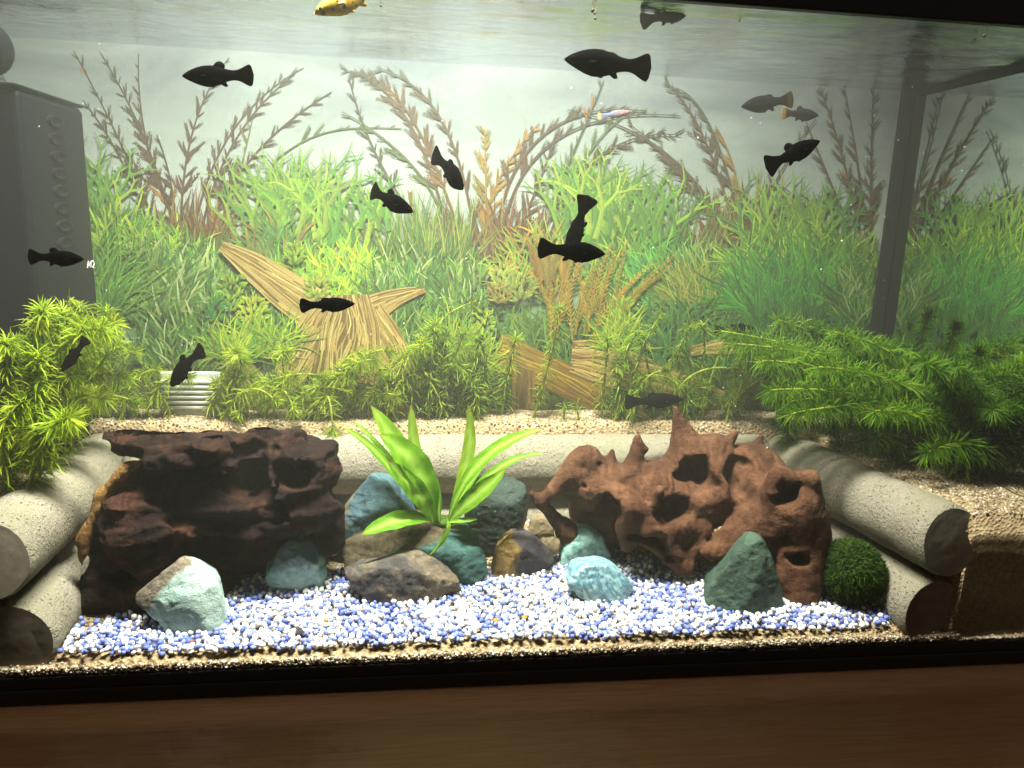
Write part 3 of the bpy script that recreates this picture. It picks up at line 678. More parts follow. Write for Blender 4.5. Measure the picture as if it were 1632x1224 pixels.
# ================================================================== STONES
def stone_mat(key, cols, scale=14, swirl=2.0, patch=None, pthr=.55, rough=.55, spec=.35, bump=.5, speck=None, pdir=None):
    t = NT(key); v = t.coord(); n1 = t.noise(v, scale, 6, .6, swirl)
    k = len(cols); c = t.ramp(n1, [(.25 + .5 * i / (k - 1), srgb(h)) for i, h in enumerate(cols)])
    n2 = t.noise(v, 240, 5, .7)
    c = t.mix(t.ramp(n2, [(.3, (.5, .5, .5)), (.5, (0, 0, 0))]), c, t.mix(.5, c, srgb('#2a2a24')))
    h = n2
    if patch:
        pf = t.noise(v, 26, 5, .65, .4)
        if pdir:                                       # the crust keeps to one side of the stone
            dp = t.n('ShaderNodeVectorMath', operation='DOT_PRODUCT'); t.l(v, dp.inputs[0]); dp.inputs[1].default_value = pdir[0]
            ma = t.n('ShaderNodeMath', operation='MULTIPLY_ADD'); t.l(dp.outputs['Value'], ma.inputs[0]); ma.inputs[1].default_value = 14.0
            ad = t.n('ShaderNodeMath', operation='MULTIPLY_ADD'); t.l(pf, ad.inputs[0]); ad.inputs[1].default_value = 0.8; ad.inputs[2].default_value = pdir[1]
            t.l(ad.outputs[0], ma.inputs[2]); pf = ma.outputs[0]
        m = t.ramp(pf, [(pthr - .04, (0, 0, 0)), (pthr + .05, (1, 1, 1))])
        pc = t.ramp(t.noise(v, 170, 5, .75), [(.3, srgb(patch[0])), (.55, srgb(patch[1])), (.75, srgb(patch[2]))])
        c = t.mix(m, c, pc); h = t.mix(m, t.mix(.75, n2, (0.5, .5, .5)), t.noise(v, 120, 6, .8))
    if speck:
        vo = t.n('ShaderNodeTexVoronoi'); vo.inputs['Scale'].default_value = 210; t.l(v, vo.inputs['Vector'])
        sm = t.mix(1.0, t.ramp(vo.outputs['Distance'], [(.10, (1, 1, 1)), (.2, (0, 0, 0))]), t.ramp(t.noise(v, 40, 2), [(.48, (0, 0, 0)), (.56, (1, 1, 1))]), 'MULTIPLY')
        c = t.mix(sm, c, srgb(speck))
    n3 = t.noise(v, 700, 4, .7); c = t.mix(t.ramp(n3, [(.35, (.45, .45, .45)), (.6, (0, 0, 0))]), c, t.mix(.6, c, (.02, .02, .018)))
    t.bsdf(c, rough, spec, t.bump(t.mix(.35, h, n3), min(1, bump * 1.8), .0045)); M[key] = t.m
stone_mat('stone_pale', ['#86a698', '#a0bcae', '#b2c8ba', '#92b0a2'], 10, .6, ('#4a4234', '#7c725e', '#a09a88'), .60, .7, .25, .6, '#4a4a40', ((-.75, 0, .65), -.33))
stone_mat('stone_glass', ['#2c4a4a', '#3c5c5a', '#4a706c'], 9, 2.2, ('#5c8680', '#7c9e94', '#98b4a8'), .55, .14, .6, .15, None, ((.1, 0, -1), .62))
stone_mat('stone_blue', ['#1c3640', '#2c4c56', '#4a6e74', '#345864', '#7a989c'], 12, 3.5, ('#4a4434', '#7a7058', '#9a9484'), .64, .38, .45, .5, None, ((-.9, 0, .2), -.18))
stone_mat('stone_brown', ['#3c3836', '#4e4a46', '#3c383a'], 20, .8, ('#544a38', '#7c705a', '#a0957c'), .49, .75, .2, .9)
stone_mat('stone_teal_brown', ['#24463f', '#32584f', '#41695f'], 14, 1.5, ('#2c2a1e', '#54492f', '#746444'), .5, .6, .3, .9, None, ((-.35, 0, .9), -.52))
stone_mat('stone_green', ['#1e2e28', '#28392f', '#344638'], 12, 1.2, None, .5, .5, .35, .4, '#7fa89c')
stone_mat('stone_gold', ['#48423f', '#3a3438', '#564c48'], 16, .8, ('#5a4320', '#9a7c3e', '#c2a462'), .5, .6, .3, .9, None, ((-.9, -.2, 0), .04))
stone_mat('stone_tan', ['#6a5c44', '#8a7a5c', '#9c8c6c'], 22, .6, None, .5, .85, .15, .9)
stone_mat('stone_turquoise', ['#447e70', '#5f9a8a', '#9cc4b4', '#6aa494', '#b4d0c2'], 16, 3.0, None, .5, .4, .45, .3, '#2a5a54')
stone_mat('stone_swirl', ['#3c6a78', '#56848e', '#8cb0b2', '#467684', '#b0c8c4', '#54888a'], 13, 5.0, None, .5, .25, .5, .2)
stone_mat('stone_pyramid', ['#26392f', '#34493a', '#425a46', '#2e4640'], 10, 1.6, None, .5, .55, .35, .4, '#4a7a6a')
stone_mat('stone_dark', ['#20201e', '#34322c', '#2a2624'], 20, 1, None, .5, .6, .3, .6)

import bmesh
def hull_sdf(points, h, rnd, amp, nsc, seed=0):
    bm = bmesh.new()
    for p in points: bm.verts.new(p)
    r = bmesh.ops.convex_hull(bm, input=bm.verts[:]); bm.normal_update()
    pl = [(np.array(f.normal), np.array(f.calc_center_median())) for f in bm.faces if f.calc_area() > 1e-9]; bm.free()
    P = np.asarray(points); cen = P.mean(0)
    pl = [(n, c) if (c - cen) @ n > 0 else (-n, c) for n, c in pl]
    rnd *= .15; amp *= .3; h = min(h, .0013)
    rg = np.random.default_rng(int(seed * 100) + 5)
    for _ in range(11):
        nn = rg.normal(size=3); nn[1] = -abs(nn[1]) if rg.random() < .75 else nn[1]; nn[2] = nn[2] if nn[2] > -.3 else -nn[2]; nn /= np.linalg.norm(nn)
        pl.append((nn, cen + nn * ((P - cen) @ nn).max() * rg.uniform(.80, .93)))
    s = SDF(P.min(0) - 3 * h - amp, P.max(0) + 3 * h + amp, h)
    k = 1.0 / rnd; acc = np.zeros(s.f.shape); mxv = np.full(s.f.shape, -1.0)
    ds = [((s.P - c) @ n) for n, c in pl]
    for d in ds: mxv = np.maximum(mxv, d)
    k = 1.0 / rnd
    for d in ds: acc += np.exp(np.clip((d - mxv) * k, -40, 0))
    s.f = mxv + np.log(acc) / k - 0.6 * rnd
    s.disp(lambda Q_: amp * fbm(Q_ + seed, nsc * 1.4, 4) + .0026 * np.abs(fbm(Q_ * np.array([1, 1, 1.3]) + seed, 110, 3)) - .0006, .01)
    return s
def stone(label, pts, Y0, depth, mat, rnd=.003, amp=.004, nsc=45, h=.0016, extra=None, part=None, shrink=.72, carve=None, name='stone'):
    """pts: outline in the photo as (px, py, dY); the rest of the block is behind it"""
    fr = [at(x, y, Y0 + dy) for x, y, dy in pts]; c = np.mean(fr, 0)
    bk = [c + (p - c) * np.array([shrink, 1, shrink]) + np.array([0, depth + (p[1] - c[1]) * -.5, 0]) for p in fr]
    allp = fr + bk; zmin = min(p[2] for p in fr)
    allp += [p - np.array([0, 0, .006]) for p in allp if p[2] < zmin + .008]
    s = hull_sdf(allp, h, rnd, amp, nsc, seed=len(bpy.data.objects) * .37)
    if carve:
        for (x, y, Y, rx, ry, rz) in carve: s.hole(at(x, y, Y), (rx, ry, rz), .004)
    V, F = s.mesh(); b = V.mean(0); b[2] = V[:, 2].min()
    o = mesh_obj(name, V, F, mat, None, smooth=True, loc=b); tag(o, label, 'stone', 'stones lying in the gravel pit'); return o
gy = lambda x, y: max(.012, ground(x, y)[1])
stone('pale turquoise stone with a brown crusted shoulder against the dark driftwood',
      [(284, 889, .02), (300, 893, .02), (340, 925, .01), (351, 940, .012), (357, 975, .01), (365, 1002, .012), (348, 1012, .004), (288, 1016, 0), (256, 985, .008), (248, 966, .006), (216, 962, .006), (217, 946, .008), (240, 928, .010), (300, 975, -.004)],
      gy(300, 1016) + .004, .035, 'stone_pale', .0022, .0035, 50)
stone('glassy dark teal slag stone with a pale arch inside', [(420, 905, .008), (448, 868, .006), (466, 857, .006), (496, 855, .008), (520, 872, .012), (521, 915, .01), (512, 932, .006), (470, 944, 0), (424, 944, .004), (455, 885, 0), (505, 884, 0)],
      gy(470, 944), .035, 'stone_glass', .0012, .0012, 30)
stone('large folded blue slag stone under the sword plant leaves', [(540, 835, .006), (548, 810, .01), (590, 756, .015), (612, 751, .012), (632, 768, .006), (668, 808, .012), (660, 850, .004), (600, 868, 0), (530, 866, .004), (560, 855, -.004), (625, 795, -.004)],
      .135, .045, 'stone_blue', .0025, .007, 42)
stone('teal stone with a mossy brown top carrying the sword plant', [(536, 880, .02), (548, 862, .03), (600, 842, .035), (650, 828, .03), (700, 824, .03), (755, 832, .024), (772, 862, .012), (778, 915, .006), (745, 936, 0), (640, 945, .01), (560, 930, .014), (720, 872, 0)],
      gy(740, 936), .05, 'stone_teal_brown', .0025, .009, 50)
stone('flat wedge of crusty brown stone in front of the sword plant', [(536, 912, .006), (560, 902, .008), (625, 882, .012), (680, 880, .014), (712, 900, .012), (746, 940, .006), (700, 950, 0), (620, 958, -.004), (590, 950, 0), (556, 934, .002), (600, 905, 0), (700, 915, -.002)],
      gy(620, 958), .03, 'stone_brown', .002, .004, 60)
stone('dark green block of stone between sword plant and red driftwood', [(760, 775, .012), (800, 770, .01), (838, 772, .012), (849, 790, .012), (847, 830, .012), (838, 850, .006), (810, 865, .006), (776, 880, .004), (740, 850, .006), (742, 800, .006), (815, 805, 0), (800, 860, 0)],
      .14, .05, 'stone_green', .004, .005, 40)
stone('grey stone with a golden crystal face beside the blue gravel', [(779, 915, .004), (786, 880, .006), (812, 852, .01), (842, 848, .014), (866, 866, .016), (888, 878, .018), (886, 898, .01), (846, 912, .002), (806, 926, 0), (788, 925, 0), (835, 880, 0)],
      gy(806, 926), .03, 'stone_gold', .002, .004, 60)
stone('small sandy stone wedged behind the golden grey stone', [(842, 850, 0), (846, 828, .004), (866, 822, .006), (880, 832, .006), (886, 856, .002), (868, 864, 0)], .135, .02, 'stone_tan', .003, .003, 80)
stone('small tan pebble beside the turquoise dome stone', [(856, 868, 0), (862, 858, .002), (884, 855, .003), (896, 862, .002), (892, 876, 0), (866, 876, 0)], .115, .016, 'stone_tan', .003, .002, 90)
stone('rounded turquoise dome stone standing behind the swirled one', [(888, 880, .006), (900, 852, .008), (920, 839, .01), (948, 837, .01), (962, 850, .008), (976, 880, .008), (980, 900, .006), (930, 906, 0), (892, 898, .002), (915, 870, 0), (950, 868, 0)],
      gy(930, 906), .035, 'stone_turquoise', .004, .003, 40)
stone('low blue stone with pale agate swirls in the gravel', [(899, 930, .002), (908, 912, .006), (930, 902, .008), (970, 901, .008), (996, 912, .008), (1020, 938, .006), (1004, 954, 0), (968, 962, -.002), (930, 950, 0), (906, 942, 0)],
      gy(968, 962), .035, 'stone_swirl', .004, .004, 50)
stone('tall dark green pyramid stone leaning before the red driftwood', [(1122, 960, .01), (1128, 940, .012), (1160, 905, .014), (1190, 862, .014), (1204, 847, .014), (1216, 850, .014), (1228, 868, .012), (1240, 905, .012), (1252, 940, .012), (1252, 975, .01), (1240, 984, .004), (1190, 984, -.002), (1130, 974, .004), (1208, 880, .004), (1192, 978, -.006)],
      gy(1190, 984) + .004, .035, 'stone_pyramid', .0022, .003, 45)
stone('small black stone half sunk at the front of the gravel', [(1170, 1000, 0), (1176, 988, .003), (1192, 986, .004), (1200, 996, .003), (1194, 1006, 0), (1178, 1008, 0)], .012, .01, 'stone_dark', .002, .0015, 90)
stone('small amber pebble resting on the blue gravel', [(468, 1010, 0), (472, 1003, .002), (480, 1003, .002), (485, 1010, .001), (480, 1016, 0), (472, 1016, 0)], gy(476, 1014), .006, 'stone_gold', .002, .001, 90, .0008)
stone('pale slab of stone standing behind the waterweed stems', [(1000, 690, 0), (1002, 650, .004), (1015, 640, .004), (1030, 650, .004), (1034, 690, 0)], .275, .02, 'stone_tan', .003, .003, 60)
stone('pale stone lying under the left waterweed', [(596, 655, 0), (610, 640, .004), (650, 634, .004), (668, 655, 0), (650, 672, 0), (610, 672, 0)], .285, .015, 'stone_tan', .003, .003, 60)
stone('dark stone lying under the waterweed beside the dark driftwood', [(105, 680, 0), (115, 662, .004), (140, 652, .004), (200, 654, .004), (235, 668, .004), (225, 682, 0), (130, 688, 0)], .28, .03, 'stone_dark', .004, .004, 60)

# ================================================================== DRIFTWOOD
def wood_mat(key, cols, grain, pale=None):
    t = NT(key); v = t.coord((1, 1, 1)); w = t.n('ShaderNodeTexWave'); w.wave_type = 'BANDS'; w.inputs['Scale'].default_value = grain
    w.inputs['Distortion'].default_value = 14; w.inputs['Detail'].default_value = 4; w.inputs['Detail Scale'].default_value = .6; t.l(v, w.inputs['Vector'])
    n1 = t.noise(v, 22, 6, .65, .6); n2 = t.noise(t.coord((1, 1, 3)), 180, 5, .7)
    c = t.ramp(n1, [(.3, srgb(cols[0])), (.5, srgb(cols[1])), (.72, srgb(cols[2]))])
    c = t.mix(t.ramp(w.outputs['Fac'], [(.0, (.18, .18, .18)), (.45, (0, 0, 0))]), c, srgb(cols[0]))
    c = t.mix(t.ramp(n2, [(.32, (.8, .8, .8)), (.5, (0, 0, 0))]), c, t.mix(.5, c, (.01, .006, .004)))
    if pale:
        m = t.ramp(t.noise(v, 11, 4), [(.58, (0, 0, 0)), (.68, (1, 1, 1))]); c = t.mix(m, c, srgb(pale))
    n4 = t.noise(t.coord((1.5, 1.5, .6)), 520, 5, .75)
    c = t.mix(t.ramp(n4, [(.36, (.6, .6, .6)), (.56, (0, 0, 0))]), c, t.mix(.6, c, (.01, .006, .004)))
    hgt = t.mix(.4, t.mix(.3, n2, w.outputs['Fac']), n4); t.bsdf(c, .7, .14, t.bump(hgt, 1.0, .005)); M[key] = t.m
wood_mat('wood_red', ['#3a2317', '#64432d', '#865e42'], 34)
wood_mat('wood_dark', ['#0c0706', '#23140e', '#54321f'], 40)
wood_mat('wood_tan', ['#5a3a20', '#96703c', '#b08a52'], 60)

def Q(px, py, Y, r): return at(px, py, Y), r * pxm(Y)
# -- red, holed root
A, B = at(840, 640, .10), at(1340, 990, .10)
s = SDF((A[0] - .02, .022, .03), (B[0] + .03, .20, .245), .0018)
def ell(x, y, Y, rx, rz, ry, k=.0065):
    m = pxm(Y); s.ell(at(x, y, Y), (rx * m, ry, rz * m), k)
def cone(x0, y0, Y0_, r0, x1, y1, Y1_, r1, k=.0075): s.cone(at(x0, y0, Y0_), at(x1, y1, Y1_), r0 * pxm(Y0_), r1 * pxm(Y1_), k)
def hole(x, y, Y, rx, rz, ry, k=.006):
    m = pxm(Y); s.hole(at(x, y, Y), (rx * m, ry, rz * m), k)
ell(948, 768, .145, 56, 46, .04); ell(968, 815, .16, 66, 60, .035); cone(848, 786, .12, 4, 905, 850, .13, 17); cone(900, 850, .13, 16, 925, 890, .13, 10); cone(860, 800, .12, 8, 935, 735, .13, 26)
cone(935, 740, .14, 14, 936, 716, .14, 3, .006); cone(972, 745, .14, 14, 975, 719, .14, 3, .006)
ell(1035, 790, .13, 55, 62, .04); cone(1012, 750, .13, 22, 1016, 696, .13, 4, .008); cone(1016, 700, .13, 4, 1028, 716, .13, 7, .005)
ell(1110, 775, .135, 78, 76, .045); cone(1105, 745, .135, 44, 1076, 650, .135, 3, .012); cone(1100, 720, .135, 20, 1140, 712, .135, 24)
ell(1190, 765, .13, 72, 66, .045); cone(1155, 715, .13, 14, 1170, 692, .13, 6, .005); cone(1205, 712, .135, 10, 1213, 697, .135, 4, .005)
ell(1250, 800, .085, 58, 62, .04); cone(1225, 830, .085, 52, 1140, 878, .075, 18); cone(1140, 878, .075, 14, 1121, 880, .07, 6, .005)
cone(1262, 830, .08, 60, 1275, 960, .055, 36); cone(1300, 820, .085, 22, 1312, 880, .075, 18)
cone(1225, 775, .07, 12, 1240, 760, .07, 15, .006); cone(1240, 760, .065, 13, 1290, 765, .065, 13, .006); cone(1290, 765, .065, 14, 1298, 800, .065, 14, .006); cone(1226, 775, .065, 13, 1236, 815, .065, 12, .006)
ell(1058, 838, .10, 66, 36, .02); cone(1040, 845, .095, 30, 1088, 905, .088, 16); cone(1092, 902, .088, 14, 1120, 838, .10, 16); cone(1000, 810, .095, 22, 1000, 870, .10, 12)
cone(1050, 800, .09, 12, 1052, 782, .085, 8, .005); cone(985, 790, .10, 18, 1045, 830, .09, 16)
# holes
hole(1124, 768, .085, 32, 46, .045); hole(1184, 766, .085, 30, 40, .04); hole(1082, 820, .08, 34, 32, .035); hole(967, 812, .105, 20, 42, .03); hole(906, 784, .100, 26, 24, .016)
hole(940, 775, .105, 8, 8, .012, .003); hole(1020, 780, .085, 10, 19, .02, .003); hole(1262, 793, .05, 27, 18, .03, .004); hole(1260, 868, .045, 18, 15, .022, .004); hole(1282, 896, .04, 16, 15, .02, .004)
hole(1196, 810, .05, 7, 14, .018, .004); hole(1040, 868, .075, 36, 16, .03); hole(1052, 727, .11, 15, 11, .014, .004); hole(1165, 862, .06, 10, 8, .010, .003); hole(1183, 870, .055, 5, 5, .01, .002)
hole(1165, 725, .105, 5, 9, .01, .003); hole(1062, 885, .075, 14, 12, .012, .004); hole(985, 740, .115, 7, 4, .01, .003); hole(965, 738, .115, 6, 4, .01, .003); hole(930, 742, .115, 11, 7, .008, .004)
s.disp(lambda P: .0036 * fbm(P, 30, 3) + .0018 * np.abs(fbm(P * np.array([1, 1, 1.6]), 85, 3)) + .0009 * fbm(P, 140, 2) - .0006)
V, F = s.mesh()
b = V.mean(0); b[2] = V[:, 2].min()
tag(mesh_obj('driftwood', V, F, 'wood_red', None, smooth=True, loc=b), 'reddish brown driftwood root full of holes with a pointed horn', 'driftwood')
# -- nearly black stump
A, B = at(110, 660, .10), at(560, 1010, .05)
s = SDF((A[0] - .02, .018, .03), (B[0] + .01, .212, .20), .0018)
cone(152, 677, .085, 6, 205, 698, .09, 18, .006); cone(205, 698, .09, 18, 330, 722, .10, 22, .008); cone(330, 720, .10, 24, 440, 722, .11, 26)
cone(425, 705, .11, 15, 470, 705, .115, 14); ell(470, 745, .12, 66, 48, .045); cone(500, 725, .12, 20, 522, 722, .12, 10); cone(510, 740, .12, 22, 518, 860, .11, 20)
ell(360, 778, .12, 115, 58, .05); ell(245, 838, .10, 66, 80, .05); cone(240, 765, .10, 22, 172, 860, .09, 22); cone(172, 860, .09, 22, 155, 970, .072, 22)
ell(265, 905, .115, 95, 85, .055); ell(430, 850, .145, 95, 60, .04); cone(390, 830, .09, 22, 500, 810, .095, 26); cone(290, 842, .075, 18, 400, 850, .08, 14)
ell(260, 930, .11, 120, 60, .055); ell(380, 920, .15, 120, 50, .04); ell(215, 835, .075, 45, 45, .02)
cone(250, 735, .075, 14, 345, 720, .08, 16, .006); cone(345, 722, .08, 14, 350, 760, .085, 10, .006)
cone(440, 790, .09, 14, 535, 812, .09, 10, .006)
hole(385, 782, .06, 60, 50, .07); hole(300, 770, .055, 34, 24, .03); hole(468, 764, .07, 44, 28, .05); hole(330, 890, .05, 70, 30, .035); hole(440, 838, .06, 34, 16, .03); hole(480, 850, .07, 14, 30, .02)
hole(190, 935, .05, 30, 40, .03); hole(180, 740, .085, 34, 13, .06, .004); hole(128, 762, .09, 34, 48, .08, .004)
s.disp(lambda P: 0.008 * fbm(P, 28, 4) + .016 * np.abs(fbm(P * np.array([.5, 1, 1.4]), 42, 3)) - .0050 - .0015 * (1 - np.abs(fbm(P, 90, 2)) * 2))
V, F = s.mesh(); b = V.mean(0); b[2] = V[:, 2].min()
st = thing('driftwood', 'nearly black hollow driftwood stump with a blunt upper branch', 'driftwood', b)
mesh_obj('stump', V, F, 'wood_dark', st, smooth=True)
s = SDF((at(110, 800, .07)[0], .03, .05), (at(240, 800, .07)[0], .12, .18), .002)
cone(216, 734, .075, 9, 165, 788, .075, 11, .005); cone(165, 788, .075, 11, 134, 860, .07, 9, .005); cone(134, 860, .07, 9, 130, 905, .066, 5, .005)
s.f += .004 * fbm(s.P, 60, 3)
V, F = s.mesh(); tag(mesh_obj('bare_rim', V, F, 'wood_tan', st, smooth=True), 'strip of bare tan wood along the edge')

# ================================================================== MOSS BALL
c = at(1357, 912, .052); rb = 57 * pxm(.052)
mb = thing('moss_ball', 'dark green fuzzy moss ball between red driftwood and concrete logs', 'moss ball', c - (0, 0, rb))
n = 900; k = np.arange(n) + .5; ph = np.arccos(1 - 2 * k / n); th = np.pi * (1 + 5 ** .5) * k
D = np.stack([np.cos(th) * np.sin(ph), np.sin(th) * np.sin(ph), np.cos(ph)], -1)
bm = bmesh.new(); bmesh.ops.create_icosphere(bm, subdivisions=4, radius=1)
V = np.array([v.co[:] for v in bm.verts]); F = [tuple(v.index for v in f.verts) for f in bm.faces]; bm.free()
V = c + V * (rb * (.95 + .12 * fbm(V, 2.2, 3)))[:, None] * np.array([1, 1, .97])
mesh_obj('core', V, F, 'moss', mb, np.tile(srgb('#1c2812'), (len(V), 1)), True)
n = 9000; D = RNG.normal(size=(n, 3)); D /= np.linalg.norm(D, axis=1)[:, None]
T = np.cross(D, RNG.normal(size=(n, 3))); T /= np.linalg.norm(T, axis=1)[:, None]; ln = RNG.uniform(.003, .007, n)[:, None]
B0 = c + D * rb * (.95 + .12 * fbm(D, 2.2, 3))[:, None]; W = np.cross(D, T) * .00028
mid = B0 + (D * .5 + T * .4) * ln; tip = B0 + (D * .75 + T * .9) * ln
V = np.stack([B0 - W, B0 + W, mid + W, mid - W, tip], 1).reshape(-1, 3); o5 = 5 * np.arange(n)[:, None]
F = [tuple(f) for f in np.concatenate([o5 + [0, 1, 2], o5 + [0, 2, 3], o5 + [3, 2, 4]])]
tag(mesh_obj('fuzz', V, F, 'moss', mb, np.repeat(pal(n, ['#2c4616', '#3a561c', '#223812', '#486226'], .25), 5, 0)), kind='stuff')

# ================================================================== PLANTS
def bez3(P, n):
    P = [np.asarray(p, float) for p in P]; tt = np.linspace(0, 1, n)[:, None]
    while len(P) > 1: P = [a * (1 - tt) + b * tt for a, b in zip(P[:-1], P[1:])]
    return P[0]
def leaf_mesh(path, hw, face, fold=.25, col='#7ab82a', rib='#b8dc5c', ns=14, wave=.0):
    """broad blade along a 3-D path; face = rough direction its upper side looks to"""
    P = bez3(path, ns); T = np.gradient(P, axis=0); T /= np.linalg.norm(T, axis=1)[:, None]
    face = np.asarray(face, float); S = np.cross(T, face); S /= np.linalg.norm(S, axis=1)[:, None]; N = np.cross(S, T)
    tt = np.linspace(0, 1, ns); prof = np.clip(np.sin(np.pi * np.clip(tt * .93 + .04, 0, 1) ** 1.15) ** .8, .05, 1) * (1 - .12 * tt); prof[-1] = .02; prof[0] = min(prof[0], .14)
    us = [-1, -.55, -.08, .08, .55, 1]; V = []; C = []
    c0 = np.array(srgb(col)); c1 = np.array(srgb(rib))
    for i in range(ns):
        for u in us:
            w = hw * prof[i]
            V.append(P[i] + S[i] * u * w + N[i] * (fold * w * abs(u) ** 1.3 + wave * w * math.sin(i * 1.7 + 2 * u)))
            C.append(np.array(srgb('#8f8a3c')) if tt[i] > .94 else c1 if abs(u) < .1 else c0 * (.82 + .14 * math.sin(i * 3.1 + u * 7)) * (.88 + .2 * tt[i]))
    m = len(us); F = [(i * m + j, i * m + j + 1, (i + 1) * m + j + 1, (i + 1) * m + j) for i in range(ns - 1) for j in range(m - 1)]
    return np.array(V), F, np.clip(np.array(C), 0, 1)
sb = at(704, 832, .118)
sw = thing('sword_plant', 'bright green sword plant with long leaves rooted on the mossy stone', 'plant', sb)
for path, w, face, col in (
    ([(690, 832, .118), (672, 770, .125), (640, 715, .13), (591, 646, .135)], 21, (.4, -1, .3), '#8cbc2c'),
    ([(692, 832, .112), (688, 770, .105), (660, 720, .10), (604, 692, .10)], 26, (.5, -1, .4), '#7eb22a'),
    ([(690, 832, .108), (682, 800, .10), (655, 770, .095), (618, 735, .09)], 19, (.4, -1, .4), '#78ac28'),
    ([(694, 832, .125), (668, 780, .135), (656, 710, .14), (655, 643, .142)], 13, (.5, -1, .1), '#a4c63a'),
    ([(688, 830, .12), (640, 770, .125), (600, 705, .125), (544, 680, .12)], 9, (-.3, -.6, 1), '#7cb22a'),
    ([(690, 830, .125), (640, 750, .135), (600, 700, .14), (560, 668, .14)], 5, (-.3, -.6, 1), '#8cbc34'),
    ([(688, 830, .108), (660, 818, .095), (620, 830, .085), (576, 852, .08)], 18, (-.1, -.8, 1), '#74b020'),
    ([(704, 826, .105), (716, 815, .09), (724, 850, .082), (682, 887, .075)], 8, (1, -.7, .3), '#84b828'),
    ([(716, 830, .122), (736, 770, .13), (760, 710, .135), (746, 643, .137)], 13, (-.5, -1, .1), '#a0c436'),
    ([(714, 832, .112), (735, 750, .105), (790, 700, .10), (864, 684, .098)], 15, (-.6, -.7, .8), '#7cb226'),
    ([(718, 830, .12), (760, 775, .12), (800, 722, .12), (868, 723, .118)], 10, (-.4, -.6, 1), '#6ea624'),
    ([(716, 832, .108), (740, 800, .10), (770, 785, .095), (806, 747, .092)], 17, (-.5, -1, .6), '#82b42a'),
    ([(716, 830, .115), (728, 800, .115), (745, 770, .118), (768, 748, .12)], 7, (-.5, -1, .5), '#74aa28'),
    ([(712, 832, .104), (735, 832, .098), (748, 826, .096), (762, 828, .095)], 6, (0, -.7, 1), '#74aa28'),
    ([(700, 832, .11), (700, 790, .115), (690, 760, .118), (676, 735, .12)], 9, (.3, -1, .3), '#6ea424')):
    pts = [at(x, y, Y) for x, y, Y in path]; Y = path[1][2]
    V, F, C = leaf_mesh(pts, w * pxm(Y), face, .18, col, '#a6cc52', 14, .10)
    mesh_obj('leaf', V, F, 'leaf', sw, C, True)
V, F = [], []
bm = bmesh.new(); bmesh.ops.create_icosphere(bm, subdivisions=3, radius=1)
for v in bm.verts: v.co = Vector(sb) + Vector((v.co.x * .010, v.co.y * .008, v.co.z * .006)) * (1 + .3 * float(fbm(np.array([v.co]), 3, 2)[0]))
V = [tuple(v.co) for v in bm.verts]; F = [tuple(v.index for v in f.verts) for f in bm.faces]; bm.free()
mesh_obj('crown', V, F, 'leaf', sw, np.tile(srgb('#5a7a30'), (len(V), 1)), True)

